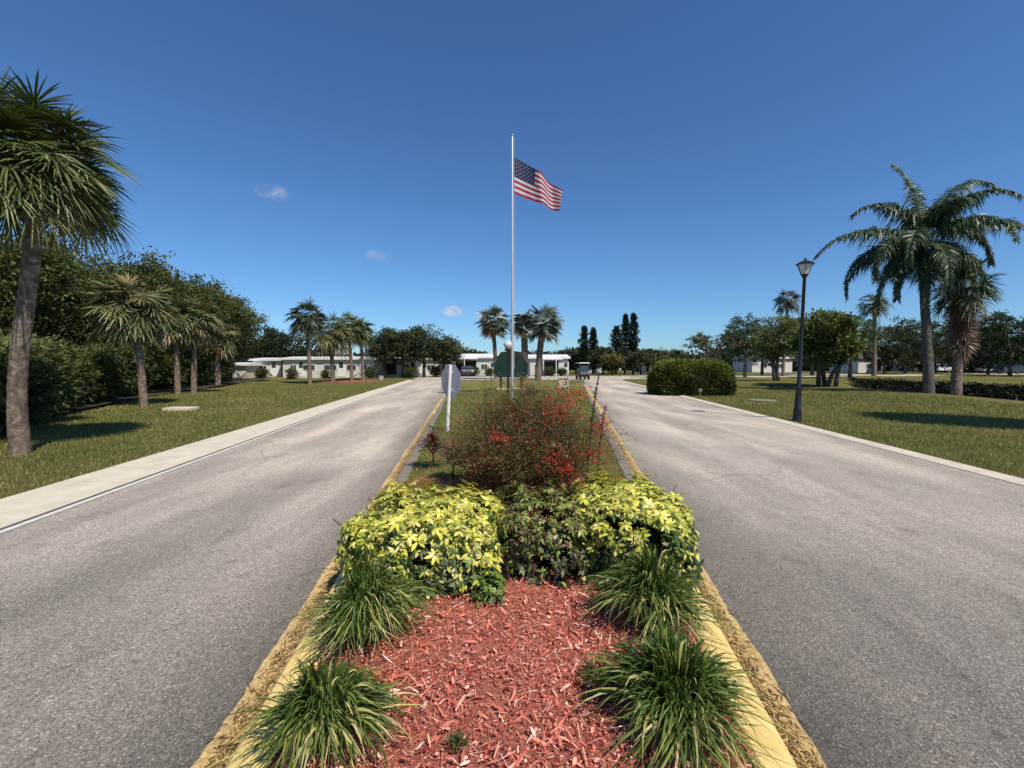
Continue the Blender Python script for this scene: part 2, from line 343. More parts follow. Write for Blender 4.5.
for px, py, size, amt in ((273, 193, 0.022, 0.42), (378, 256, 0.020, 0.30), (452, 311, 0.017, 1.6)):
    d = ray(px, py); d = d / np.linalg.norm(d)
    sub = nt.nodes.new('ShaderNodeVectorMath'); sub.operation = 'SUBTRACT'; L(nt, tc.outputs['Generated'], sub.inputs[0]); sub.inputs[1].default_value = tuple(d)
    sc = nt.nodes.new('ShaderNodeVectorMath'); sc.operation = 'MULTIPLY'; L(nt, sub.outputs[0], sc.inputs[0]); sc.inputs[1].default_value = (1 / (size * 1.5), 1 / (size * 1.5), 1 / (size * 0.75))
    le = nt.nodes.new('ShaderNodeVectorMath'); le.operation = 'LENGTH'; L(nt, sc.outputs[0], le.inputs[0])
    mr = nt.nodes.new('ShaderNodeMapRange'); mr.inputs['From Min'].default_value = 1.0; mr.inputs['From Max'].default_value = 0.0; mr.inputs['To Min'].default_value = 0; mr.inputs['To Max'].default_value = 1
    L(nt, le.outputs['Value'], mr.inputs['Value'])
    m1 = nt.nodes.new('ShaderNodeMath'); m1.operation = 'MULTIPLY_ADD'; L(nt, nz, m1.inputs[0]); m1.inputs[1].default_value = 2.2; m1.inputs[2].default_value = -0.85
    m2 = nt.nodes.new('ShaderNodeMath'); m2.operation = 'MULTIPLY'; L(nt, mr.outputs[0], m2.inputs[0]); L(nt, m1.outputs[0], m2.inputs[1])
    m3 = nt.nodes.new('ShaderNodeMath'); m3.operation = 'MULTIPLY'; m3.use_clamp = True; L(nt, m2.outputs[0], m3.inputs[0]); m3.inputs[1].default_value = amt * 3
    if cl_total is None: cl_total = m3.outputs[0]
    else:
        ad = nt.nodes.new('ShaderNodeMath'); ad.operation = 'ADD'; ad.use_clamp = True; L(nt, cl_total, ad.inputs[0]); L(nt, m3.outputs[0], ad.inputs[1]); cl_total = ad.outputs[0]
tint = mix(nt, 1.0, sky.outputs[0], (0.72, 1.08, 1.47), 'MULTIPLY')
skc = mix(nt, cl_total, tint, (7.5, 7.8, 8.2))
L(nt, skc, bg.inputs['Color']); bg.inputs['Strength'].default_value = 0.085; L(nt, bg.outputs[0], wo.inputs['Surface'])
sl = bpy.data.lights.new("sun", 'SUN'); sl.energy = 5.3; sl.angle = rad(0.53); sl.color = (1.0, 0.905, 0.75)
so = bpy.data.objects.new("sun", sl); COL.objects.link(so); so.rotation_euler = Vector(tuple(sdir)).to_track_quat('Z', 'Y').to_euler()
scene.view_settings.view_transform = 'Standard'; scene.view_settings.look = 'None'; scene.view_settings.exposure = 0

# ------------------------------------------------------------------ ground with canal
CX0, CX1, CY1 = 23.6, 44.0, 62.0
def canal_depth(x, y):
    def ss(t): t = np.clip(t, 0, 1); return t * t * (3 - 2 * t)
    d = ss((x - CX0) / 4.0) * ss((CX1 - x) / 3.2) * ss((CY1 - y) / 5.0) * ss((x - .745 * y) / 3.0)
    return -2.3 * d
def lumps(x, y):
    k = np.clip((np.abs(x) - 13) / 8, 0, 1)
    return k * (0.05 * np.sin(x * 0.55 + 1.3 * np.sin(y * 0.21)) + 0.05 * np.sin(y * 0.43 + x * 0.13))
def gz(x, y): return float(-0.02 + canal_depth(x, y) + lumps(x, y))
xs = np.concatenate([[-4000, -1200, -400, -150], np.arange(-70, 20, 1.6), np.arange(20, 46, 0.65), np.arange(46, 90, 2.0), [150, 400, 1200, 4000]])
ys = np.concatenate([[-4000, -800, -200, -60], np.arange(-30, 55, 1.6), np.arange(55, 68, 0.7), np.arange(68, 120, 4), [160, 300, 800, 2000, 6000]])
X, Y = np.meshgrid(xs, ys); Z = -0.02 + canal_depth(X, Y) + np.where((np.abs(X) < 90) & (Y < 120) & (Y > -30), lumps(X, Y), 0)
V = np.stack([X, Y, Z], -1).reshape(-1, 3); nx, ny = len(xs), len(ys)
i = (np.arange(ny - 1)[:, None] * nx + np.arange(nx - 1)[None]).ravel(); Q = np.stack([i, i + 1, i + nx + 1, i + nx], 1)
g = Acc().add(V, q=Q); go = struct('ground', g, M['lawn'], smooth=True)
go.data.materials.append(M['bank'])
cen = V[Q].mean(1); mi = (cen[:, 2] < -0.35).astype(np.int32); go.data.polygons.foreach_set('material_index', mi)
wq = Acc().add([(CX0, -30, -1.75), (CX1, -30, -1.75), (CX1, CY1, -1.75), (CX0, CY1, -1.75)], q=[(0, 1, 2, 3)]); struct('canal_water', wq, M['water'])

def ribbon(left, right, z0, z1=None):
    """quad ribbon between two polylines"""
    a = Acc(); l = np.array([(x, y, z0) for x, y in left]); r = np.array([(x, y, z0 if z1 is None else z1) for x, y in right]); n = len(l)
    a.add(np.concatenate([l, r]), q=[(k, n + k, n + k + 1, k + 1) for k in range(n - 1)]); return a
def poly_at(pts, yy):
    pts = sorted(pts, key=lambda p: p[1]); ya = [p[1] for p in pts]; xa = [p[0] for p in pts]
    if yy < ya[0]: t = (yy - ya[0]) / (ya[1] - ya[0]); return xa[0] + t * (xa[1] - xa[0])
    if yy > ya[-1]: t = (yy - ya[-2]) / (ya[-1] - ya[-2]); return xa[-2] + t * (xa[-1] - xa[-2])
    return float(np.interp(yy, ya, xa))
LM = [gp(185, 768), gp(345, 550), gp(440, 400)]; RM = [gp(835, 768), gp(700, 570), gp(590, 391)]
LO = [gp(0, 528), gp(220, 454), gp(400, 386)]; RO = [gp(1024, 491), gp(797, 427), gp(690, 397), gp(614, 379.5)]
def fit(pts):
    pts = np.array(pts); k = np.polyfit(pts[:, 1], pts[:, 0], 1); return lambda y: k[0] * y + k[1]
fLM, fRM, fLO, fRO = fit(LM), fit(RM), fit(LO), fit(RO)
END = 46.0
yy = np.concatenate([np.arange(-6, 12, 1.0), np.arange(12, END + 0.1, 2.0)])
def lx(f, off=0.0): return [(f(y) + off, y) for y in yy]
# median end: left and right edges curve toward each other
# roads
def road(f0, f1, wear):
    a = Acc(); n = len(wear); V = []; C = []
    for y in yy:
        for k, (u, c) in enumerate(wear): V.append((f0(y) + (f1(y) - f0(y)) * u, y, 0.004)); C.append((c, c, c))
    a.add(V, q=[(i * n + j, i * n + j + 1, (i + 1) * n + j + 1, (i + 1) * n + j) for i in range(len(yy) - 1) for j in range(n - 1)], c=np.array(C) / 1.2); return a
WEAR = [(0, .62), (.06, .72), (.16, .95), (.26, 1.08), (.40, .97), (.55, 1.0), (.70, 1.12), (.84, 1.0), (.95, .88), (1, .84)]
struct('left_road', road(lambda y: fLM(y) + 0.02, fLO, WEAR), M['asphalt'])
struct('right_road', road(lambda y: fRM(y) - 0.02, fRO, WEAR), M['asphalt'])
xe0, xe1 = fLO(END), fRO(END)
cs = Acc().add([(xe0, END, 0.004), (xe1, END, 0.004), (xe1 + 1.5, END + 3, 0.004), (xe1 + 6, END + 5.5, 0.004), (30, 55, 0.004), (110, 78, 0.004), (110, 90, 0.004), (40, 72, 0.004), (14, 63, 0.004), (-6, 60, 0.004), (xe0 - 2, 58, 0.004), (xe0 - 1.4, END + 5, 0.004)])
cs.c = [np.full((12, 3), 0.83)]; cs.hascol = True
cs.t = [np.array([(0, 1, 11), (1, 2, 11), (2, 10, 11), (2, 9, 10), (2, 3, 9), (3, 8, 9), (3, 4, 8), (4, 7, 8), (4, 5, 7), (5, 6, 7)])]
struct('cross_street', cs, M['asphalt'])
# left concrete apron, joint, edge line
def apron_w(y): return 0.92 - 0.004 * y
struct('left_gutter_joint', ribbon(lx(fLO, -0.06), lx(fLO, 0.0), 0.008), M['crack'])
struct('left_edge_line', ribbon(lx(fLO, 0.0), lx(fLO, 0.075), 0.010), M['edge_line'])
sl_ = Acc()
for y0 in np.arange(-6, END, 3.0):
    y1 = min(y0 + 2.985, END)
    a0, a1 = fLO(y0), fLO(y1)
    v = [(a0 - 0.06 - apron_w(y0), y0, 0.03), (a0 - 0.06, y0, 0.012), (a1 - 0.06, y1, 0.012), (a1 - 0.06 - apron_w(y1), y1, 0.03)]
    v2 = [(x, y, z - 0.05) for x, y, z in v]
    sl_.add(v + v2, q=[(0, 1, 2, 3), (0, 4, 5, 1), (1, 5, 6, 2), (2, 6, 7, 3), (3, 7, 4, 0)])
struct('left_concrete_gutter', sl_, M['concrete'])
ra = Acc()
for y0 in np.arange(-6, END, 3.0):
    y1 = min(y0 + 2.985, END); a0, a1 = fRO(y0), fRO(y1)
    v = [(a0, y0, 0.012), (a0 + 0.24, y0, 0.04), (a1 + 0.24, y1, 0.04), (a1, y1, 0.012)]
    v2 = [(x, y, z - 0.05) for x, y, z in v]
    ra.add(v + v2, q=[(0, 1, 2, 3), (0, 4, 5, 1), (1, 5, 6, 2), (2, 6, 7, 3), (3, 7, 4, 0)])
struct('right_concrete_edging', ra, M['concrete'])

# median: worn apron, kerb, grass, mulch
AP, KW, KH = 0.15, 0.18, 0.10
MEND = 42.0
ym = np.concatenate([np.arange(-6, 1, 0.25), np.arange(1, 8, 0.05), np.arange(8, MEND + 0.1, 1.0)])
def close(y):   # pull edges in near the far end to round the tip
    t = max(0, (y - (MEND - 6)) / 6.0); return (1 - math.sqrt(max(0, 1 - t * t)))
def medx(f, off):
    res = []
    for y in ym:
        c = (fLM(y) + fRM(y)) / 2; x = f(y) + off; res.append((x + (c - x) * close(y), y))
    return res
rr = np.random.default_rng(5)
edgeL = [(x + rr.normal() * 0.005 + .007 * math.sin(y * 7), y) for x, y in medx(fLM, 0)]; edgeR = [(x + rr.normal() * 0.005 + .007 * math.sin(y * 6), y) for x, y in medx(fRM, 0)]
struct('left_median_apron', ribbon(edgeL, medx(fLM, AP), 0.010), M['apron'])
struct('right_median_apron', ribbon(medx(fRM, -AP), edgeR, 0.010), M['apron'])
def kerb(f, sgn):
    a = Acc(); prof = [(0.0, -0.02), (0.012, KH - 0.03), (0.035, KH - 0.005), (0.06, KH), (KW - 0.02, KH), (KW, KH - 0.015), (KW, -0.02)]
    rows = [medx(f, sgn * (AP + o)) for o, _ in prof]; n = len(ym); k = len(prof)
    V = [(rows[i][j][0], rows[i][j][1], prof[i][1]) for i in range(k) for j in range(n)]
    a.add(V, q=[(i * n + j, i * n + j + 1, (i + 1) * n + j + 1, (i + 1) * n + j) for i in range(k - 1) for j in range(n - 1)]); return a
struct('left_kerb', kerb(fLM, 1), M['kerb']); struct('right_kerb', kerb(fRM, -1), M['kerb'])
IN = AP + KW - 0.005
mulch_end = 4.6
def sub(pl, y0, y1): return [p for p in pl if y0 - 1e-6 <= p[1] <= y1 + 1e-6]
Lin, Rin = medx(fLM, IN), medx(fRM, -IN)
def sheet(y0, y1, zfun, nxd=24):
    l, r = sub(Lin, y0, y1), sub(Rin, y0, y1); a = Acc(); V = []
    for (xl, y), (xr, _) in zip(l, r):
        for k in range(nxd + 1):
            u = k / nxd; x = xl + (xr - xl) * u; V.append((x, y, zfun(x, y, u)))
    n = nxd + 1; a.add(V, q=[(i * n + j, i * n + j + 1, (i + 1) * n + j + 1, (i + 1) * n + j) for i in range(len(l) - 1) for j in range(nxd)]); return a
def mz(x, y, u): return 0.07 + 0.05 * math.sin(math.pi * u) + 0.012 * math.sin(x * 9 + y * 4) + 0.01 * math.sin(y * 13 - x * 5)
struct('mulch_bed', sheet(-6, 6.0, mz), M['mulch'], smooth=True)
struct('median_lawn', sheet(6.0, MEND, lambda x, y, u: 0.07 + 0.06 * math.sin(math.pi * u)), M['median'], smooth=True)

# mulch chips
def mulch_chips():
    rng = np.random.default_rng(3); n = 34000
    y = 1.0 + rng.random(n) ** 1.1 * 4.0; xl = fLM(y) + IN; xr = fRM(y) - IN; u = rng.random(n); x = xl + (xr - xl) * u
    z = 0.07 + 0.05 * np.sin(np.pi * u) + 0.012 * np.sin(x * 9 + y * 4) + 0.01 * np.sin(y * 13 - x * 5) + 0.004 + rng.random(n) * 0.03
    az = rng.random(n) * 2 * np.pi; el = rng.normal(0, 0.35, n); d = np.stack([np.cos(az) * np.cos(el), np.sin(az) * np.cos(el), np.sin(el)], 1)
    ln = 0.010 + rng.random(n) ** 4.0 * 0.07; wd = 0.0013 + rng.random(n) ** 4 * 0.0065
    roll = rng.normal(0, 0.5, n); s = unit(np.cross(d, np.array([0, 0, 1.0]))); up = np.cross(s, d); s = s * np.cos(roll)[:, None] + up * np.sin(roll)[:, None]
    pal = np.array([(0.58, 0.15, 0.10), (0.70, 0.24, 0.17), (0.84, 0.42, 0.32), (0.22, 0.04, 0.03), (0.86, 0.64, 0.56), (0.56, 0.16, 0.13)])
    c = pal[rng.choice(6, n, p=[.24, .26, .22, .12, .06, .10])] * (0.75 + 0.5 * rng.random((n, 1)))
    p = np.stack([x, y, z], 1); P = np.stack([p - d * ln[:, None] / 2, p + d * ln[:, None] * .1 + up * 0.002, p + d * ln[:, None] / 2], 1)
    W = np.stack([wd * .6, wd, wd * .4], 1)
    a = Acc(); strips(a, P, W, s, c)
    m = 260; yv = 1.5 + rng.random(m) * 2.2; xv = fLM(yv) + IN + (fRM(yv) - fLM(yv) - 2 * IN) * rng.random(m)
    leaves(a, np.stack([xv, yv, np.full(m, .145)], 1), rng.normal(0, 1, (m, 3)) * (1, 1, .15), .02 + .022 * rng.random(m), .006, np.array([(0.30, 0.19, 0.10), (0.16, 0.09, 0.05), (0.45, 0.34, 0.2)])[rng.choice(3, m)], rng)
    # a few big pale slivers
    for (px, py, ang, l) in ((532, 742, 0.9, .075), (548, 764, 0.1, .05), (470, 700, 0.3, .05), (495, 655, 2.2, .04), (452, 660, 2.4, .04), (425, 710, 1.4, .04), (455, 610, .8, .04), (590, 690, .6, .035), (500, 612, .2, .03)):
        x0, y0 = gp(px, py, 0.13); dd = np.array([math.cos(ang), math.sin(ang), 0.12]); s0 = unit(np.cross(dd, [0, 0.1, 1.0]))
        P = np.array([[np.array([x0, y0, 0.155]) + dd * l * t for t in (-.5, 0, .5)]]); strips(a, P, np.array([[.003, .007, .002]]), np.array([s0]), np.array([[0.62, 0.42, 0.34]]))
    tag(a.build('mulch_chips', M['dry']), 'shredded red wood mulch chips covering the front of the median bed', 'mulch', kind='stuff')
mulch_chips()

# gutter debris: dry leaves and needles on both aprons
def debris():
    a = Acc(); rng = np.random.default_rng(8)
    for f, sg in ((fLM, 1), (fRM, -1)):
        n = 6500; y = 1.2 + rng.random(n) ** 1.8 * 13; u = rng.normal(0.72, 0.25, n); x = f(y) + sg * AP * np.clip(u, -0.25, 1.0)
        p = np.stack([x, y, np.full(n, 0.013) + rng.random(n) * 0.012 * np.clip(u, 0, 1)], 1)
        az = rng.normal(1.57, 0.8, n); d = np.stack([np.cos(az), np.sin(az), rng.normal(0, .1, n)], 1)
        pal = np.array([(0.42, 0.27, 0.11), (0.22, 0.13, 0.06), (0.60, 0.42, 0.19), (0.10, 0.06, 0.035)]); c = pal[rng.choice(4, n)] * (0.7 + 0.5 * rng.random((n, 1)))
        s = unit(np.cross(d, np.array([0, 0, 1.0]))); ln = (0.01 + 0.03 * rng.random(n) ** 2)[:, None]
        P = np.stack([p - d * ln, p, p + d * ln], 1); wv = 0.0015 + 0.004 * rng.random(n) ** 2; W = np.stack([wv * .5, wv, wv * .3], 1); strips(a, P, W, s, c)
    tag(a.build('gutter_litter', M['dry']), 'dry tan leaves and needles gathered along the median gutters', 'leaf litter', kind='stuff')
debris()

# ------------------------------------------------------------------ grass blades (near lawns)
def grass(name, label, xf0, xf1, y0, y1, n, h=0.045, base=(0.15, 0.175, 0.042), dry=(0.34, 0.275, 0.12), zf=lambda x, y: -0.02, seed=1, dryf=0.35):
    rng = np.random.default_rng(seed)
    t = rng.random(n); y = y0 * (y1 / y0) ** t
    u = rng.random(n) ** 1.25; xa, xb = xf0(y), xf1(y); x = xa + (xb - xa) * u
    dist = np.hypot(x, y); sc = np.clip(dist / 9, 0.8, 3.0)
    z = zf(x, y)
    hh = h * (0.5 + 0.9 * rng.random(n)) * sc ** 0.5; wd = 0.0035 * sc * (0.6 + 0.8 * rng.random(n))
    az = rng.random(n) * 2 * np.pi; le = rng.random(n) * 0.9
    d = np.stack([np.cos(az) * le, np.sin(az) * le, np.ones(n)], 1); d = unit(d)
    p = np.stack([x, y, z], 1)
    s = np.stack([-np.sin(az), np.cos(az), np.zeros(n)], 1)
    f = 0.5 + 0.5 * np.sin(x * 1.1 + 2 * np.sin(y * 0.6)) * np.sin(y * 0.8 + x * 0.4 + 1.5 * np.sin(x * .7)); f = np.clip(f * 1.5, 0, 1.4)
    isdry = rng.random(n) < dryf * (0.3 + f)
    c = np.where(isdry[:, None], np.array(dry), np.array(base)) * (0.6 + 0.8 * rng.random((n, 1)))
    V = np.stack([p - s * wd[:, None], p + s * wd[:, None], p + d * hh[:, None]], 1).reshape(-1, 3)
    i = np.arange(n) * 3; a = Acc().add(V, t=np.stack([i, i + 1, i + 2], 1), c=np.repeat(c, 3, 0))
    return tag(a.build(name, M['leaf']), label, 'grass', kind='stuff')
def lump_np(x, y): return -0.022 + canal_depth(x, y) + lumps(x, y)
grass('lawn_grass', 'short mown grass of the lawn left of the road', lambda y: fLO(y) - 0.98, lambda y: fLO(y) - 9 - y * 0.25, 4.0, 30, 120000, zf=lump_np, seed=1)
grass('lawn_grass', 'short mown grass of the lawn right of the road', lambda y: fRO(y) + 0.25, lambda y: np.minimum(fRO(y) + 10 + y * 0.2, 22), 5.0, 28, 120000, zf=lump_np, seed=2)
grass('median_grass', 'bright green grass covering the median behind the flower bed', lambda y: fLM(y) + IN, lambda y: fRM(y) - IN, 5.2, 26, 60000, h=0.045, base=(0.14, 0.20, 0.04), dry=(0.32, 0.24, 0.12), zf=lambda x, y: 0.07 + 0.06 * np.sin(np.pi * np.clip((x - fLM(y)) / (fRM(y) - fLM(y)), 0, 1)), seed=3, dryf=0.33)

# ------------------------------------------------------------------ plants in the bed
def strappy(label, x, y, r, h, n, seed, name='liriope_clump', zb=0.09):
    rng = np.random.default_rng(seed); t = thing(name, label, 'plant', (x, y, zb))
    a = Acc(); az = rng.random(n) * 2 * np.pi; k = rng.random(n) ** 0.75      # k 0 upright, 1 outer
    Lh = h * (1.08 - 0.35 * k) * (0.8 + 0.35 * rng.random(n)); R = r * (0.12 + 1.0 * k) * (0.8 + 0.35 * rng.random(n)); S = 8
    k = np.clip(k + .12 * np.sin(az * 2 + seed) , 0.02, 1.1); Lh = Lh * (1 + .15 * np.sin(az + seed * 1.3)); R = R * (1 + .18 * np.sin(az * 3 + seed * 2.1)) * (0.62 + .42 * rng.random(n))
    tt = np.linspace(0, 1, S)[None]
    rad_ = R[:, None] * (tt ** 1.25); drop = (0.15 + 1.0 * k)[:, None]
    zz = Lh[:, None] * (1.95 * tt - (0.9 + 0.62 * drop) * tt ** 2 + 0.0 * tt)
    zz = np.maximum(zz, -0.03 + 0.015 * rng.random((n, 1)))
    b0 = rng.random(n) * r * 0.22; tw = rng.normal(0, 0.5, n)[:, None] * tt
    ca, sa = np.cos(az[:, None] + tw), np.sin(az[:, None] + tw)
    P = np.stack([ca * (b0[:, None] + rad_), sa * (b0[:, None] + rad_), zz], -1)
    s = np.stack([-np.sin(az), np.cos(az), np.zeros(n)], 1); roll = rng.normal(0, 0.5, n)[:, None]; s = unit(s + np.array([0, 0, 1.0]) * roll)
    wv = (0.003 + 0.0038 * rng.random(n))[:, None] * np.array([0.75, 1, 1.05, 1, .95, .8, .5, .08])[None]
    pal = np.array([(0.04, 0.075, 0.014), (0.08, 0.13, 0.022), (0.14, 0.185, 0.035), (0.32, 0.32, 0.095), (0.46, 0.38, 0.19)])
    w0 = np.where(k[:, None] > 0.62, np.array([.22, .27, .25, .16, .10]), np.array([.42, .32, .18, .06, .02]))
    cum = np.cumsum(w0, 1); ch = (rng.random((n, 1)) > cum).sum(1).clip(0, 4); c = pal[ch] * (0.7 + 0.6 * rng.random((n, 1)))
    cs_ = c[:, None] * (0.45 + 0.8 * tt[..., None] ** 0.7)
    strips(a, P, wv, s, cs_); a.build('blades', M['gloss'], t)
    return t
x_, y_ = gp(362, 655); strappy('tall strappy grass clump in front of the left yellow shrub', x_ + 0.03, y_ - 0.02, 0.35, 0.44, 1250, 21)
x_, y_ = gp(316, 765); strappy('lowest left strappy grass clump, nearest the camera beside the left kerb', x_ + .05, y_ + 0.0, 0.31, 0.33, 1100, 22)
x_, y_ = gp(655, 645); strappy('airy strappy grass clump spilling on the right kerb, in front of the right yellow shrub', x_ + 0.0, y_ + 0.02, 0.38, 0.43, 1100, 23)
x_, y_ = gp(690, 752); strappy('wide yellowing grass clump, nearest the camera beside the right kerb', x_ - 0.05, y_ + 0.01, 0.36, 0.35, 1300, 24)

def weed(label, x, y, r, h, n, seed, cols, zb=0.09, name='ground_plant', ll=0.03):
    rng = np.random.default_rng(seed); t = thing(name, label, 'plant', (x, y, zb)); a = Acc()
    d0 = unit(rng.normal(size=(n, 3))); d0[:, 2] = np.abs(d0[:, 2]); p = d0 * np.array([r, r, h]) * (0.35 + 0.65 * rng.random((n, 1)))
    pal = np.array(cols); c = pal[rng.choice(len(pal), n)] * (0.6 + 0.7 * rng.random((n, 1)))
    leaves(a, p, d0 + rng.normal(0, .5, (n, 3)), ll * (0.6 + 0.8 * rng.random(n)), ll * 0.2, c, rng)
    a.build('foliage', M['gloss'], t); tw = Acc()
    for k in range(7):
        e = p[rng.integers(n)]; tube(tw, [(0, 0, -0.03), e * 0.5 + (0, 0, 0.02), e], [0.004, 0.003, 0.001], 5)
    tw.build('stem', M['twig'], t); return t
x_, y_ = gp(598, 715); weed('low bushy olive weed between the red mulch and the nearest right grass clump', x_ + 0.02, y_ + 0.05, 0.11, 0.12, 700, 31, [(0.05, 0.07, 0.02), (0.10, 0.12, 0.03), (0.16, 0.12, 0.05)], ll=0.022)
x_, y_ = gp(457, 775); weed('tiny green sprout at the very front of the red mulch', x_, y_ , 0.04, 0.04, 120, 32, [(0.12, 0.17, 0.05), (0.07, 0.1, 0.03)], ll=0.02, zb=0.12)

def rosette_shrub(name, label, cx, cy, rx, ry, h, nros, seed, pal, dark, zb=0.09, ll=0.066, lump=0.13, cut=None, parts=True):
    """flat-topped shrub carrying whorled oval leaflets"""
    rng = np.random.default_rng(seed); t = thing(name, label, 'shrub', (cx, cy, zb)); a = Acc()
    th = rng.random(nros) * 2 * np.pi; top = rng.random(nros) < 0.55
    # superellipse footprint
    e = 0.8
    sxx = np.sign(np.cos(th)) * np.abs(np.cos(th)) ** e; syy = np.sign(np.sin(th)) * np.abs(np.sin(th)) ** e
    rr_ = np.where(top, np.sqrt(rng.random(nros)) * 0.97, 0.90 + 0.1 * rng.random(nros))
    lumpv = 1 + lump * np.sin(th * 3 + seed) * 0.6 + lump * 0.5 * np.sin(th * 7 + 2 * seed)
    x = sxx * rr_ * rx * lumpv; y = syy * rr_ * ry * lumpv
    edge = np.clip(rr_, 0, 1) ** 5
    ztop = h * (1 - 0.22 * edge) + 0.04 * np.sin(x * 11 + seed) * np.cos(y * 9 + seed * 2) + rng.normal(0, 0.028, nros)
    z = np.where(top, ztop, ztop * (0.10 + 0.85 * rng.random(nros) ** 0.8))
    z = z * (1 + 0.10 * np.sin(x * 7.3 + seed * 1.7) * np.sin(y * 6.1 + seed)) ; stray = rng.random(nros) < .09; z = z + stray * rng.random(nros) * .10
    p = np.stack([x, y, z], 1)
    gap = np.sin(x * 23 + seed) + np.sin(y * 21 + seed * 2) + np.sin(z * 27 + x * 9); keep = (gap > -0.95) | (rng.random(nros) < .15); p = p[keep] ; nros = len(p); z = z[keep]; top = top[keep]; sxx = sxx[keep]; syy = syy[keep]; rr_ = rr_[keep]
    out = unit(np.stack([sxx * rr_, syy * rr_, np.where(top, 1.6, 0.75)], 1) + rng.normal(0, .35, (nros, 3)))
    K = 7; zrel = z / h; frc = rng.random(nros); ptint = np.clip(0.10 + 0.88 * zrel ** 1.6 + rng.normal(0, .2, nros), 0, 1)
    P0 = []; D = []; C = []; NN = []
    ref = unit(rng.normal(size=(nros, 3))); u = unit(np.cross(out, ref)); v = np.cross(out, u)
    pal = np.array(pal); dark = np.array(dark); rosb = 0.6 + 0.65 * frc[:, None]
    K = 8
    for k in range(K):
        ang = k / K * 2 * np.pi + rng.normal(0, .15, nros); dd = np.cos(ang)[:, None] * u + np.sin(ang)[:, None] * v
        droop = 0.35 + 0.3 * rng.random(nros)
        P0.append(p); D.append(unit(dd + out * (0.62 - droop)[:, None])); NN.append(unit(out - dd * 0.2))
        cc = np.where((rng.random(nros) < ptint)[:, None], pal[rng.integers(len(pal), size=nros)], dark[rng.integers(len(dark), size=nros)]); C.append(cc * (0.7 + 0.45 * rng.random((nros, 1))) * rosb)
    P0 = np.concatenate(P0); D = np.concatenate(D); C = np.concatenate(C); NN = np.concatenate(NN); n = len(P0)
    ln = ll * (0.7 + 0.5 * rng.random(n)) * np.tile(0.6 + 0.8 * frc, K); S = 5; tt = np.linspace(0, 1, S)[None]
    Pp = P0[:, None] + D[:, None] * (ln[:, None] * (0.12 + tt))[..., None] - NN[:, None] * (ln[:, None] * 0.28 * tt ** 2)[..., None]
    W = (ln * 0.19)[:, None] * np.array([0.25, 0.85, 1.05, .8, .08])[None]; s = unit(np.cross(D, NN))
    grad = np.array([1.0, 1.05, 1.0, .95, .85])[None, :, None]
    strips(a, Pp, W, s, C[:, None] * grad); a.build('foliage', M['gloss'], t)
    # interior leaves, dark
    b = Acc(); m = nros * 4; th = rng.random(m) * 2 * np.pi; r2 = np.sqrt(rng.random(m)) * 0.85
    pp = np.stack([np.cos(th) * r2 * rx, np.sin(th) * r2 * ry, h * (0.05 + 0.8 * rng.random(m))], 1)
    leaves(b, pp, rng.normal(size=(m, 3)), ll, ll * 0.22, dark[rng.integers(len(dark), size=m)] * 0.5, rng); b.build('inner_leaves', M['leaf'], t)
    tw = Acc()
    for k in range(26):
        x1, y1 = rng.normal(0, .5, 2) * (rx, ry); tube(tw, [(x1 * .45, y1 * .45, -0.05), (x1 * .7, y1 * .7, h * .45), (x1, y1, h * .88)], [0.009, 0.007, 0.004], 5)
    tw.build('branch', M['twig'], t); return t
YEL = [(0.62, 0.58, 0.085), (0.46, 0.48, 0.06), (0.72, 0.65, 0.15), (0.22, 0.28, 0.04), (0.76, 0.68, 0.24)]
GRN = [(0.03, 0.055, 0.015), (0.055, 0.10, 0.022), (0.10, 0.15, 0.035)]
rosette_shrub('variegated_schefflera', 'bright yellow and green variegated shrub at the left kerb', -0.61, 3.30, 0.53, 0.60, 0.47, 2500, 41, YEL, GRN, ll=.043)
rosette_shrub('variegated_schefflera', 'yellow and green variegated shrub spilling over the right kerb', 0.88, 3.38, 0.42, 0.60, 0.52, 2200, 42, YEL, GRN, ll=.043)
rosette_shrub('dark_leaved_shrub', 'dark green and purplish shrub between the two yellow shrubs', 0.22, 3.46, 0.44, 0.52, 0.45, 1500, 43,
              [(0.17, 0.22, 0.045), (0.09, 0.13, 0.03), (0.12, 0.04, 0.03), (0.32, 0.34, 0.08)], [(0.022, 0.028, 0.012), (0.05, 0.02, 0.018), (0.035, 0.05, 0.018)], ll=0.036)
x_, y_ = gp(487, 617); rosette_shrub('schefflera_seedling', 'small low green shrublet at the back edge of the red mulch', x_, y_ + 0.0, 0.11, 0.09, 0.12, 60, 44, [(0.22, 0.32, 0.06), (0.14, 0.22, 0.05)], [(0.06, 0.10, 0.025), (0.04, 0.06, 0.02)], ll=0.04)

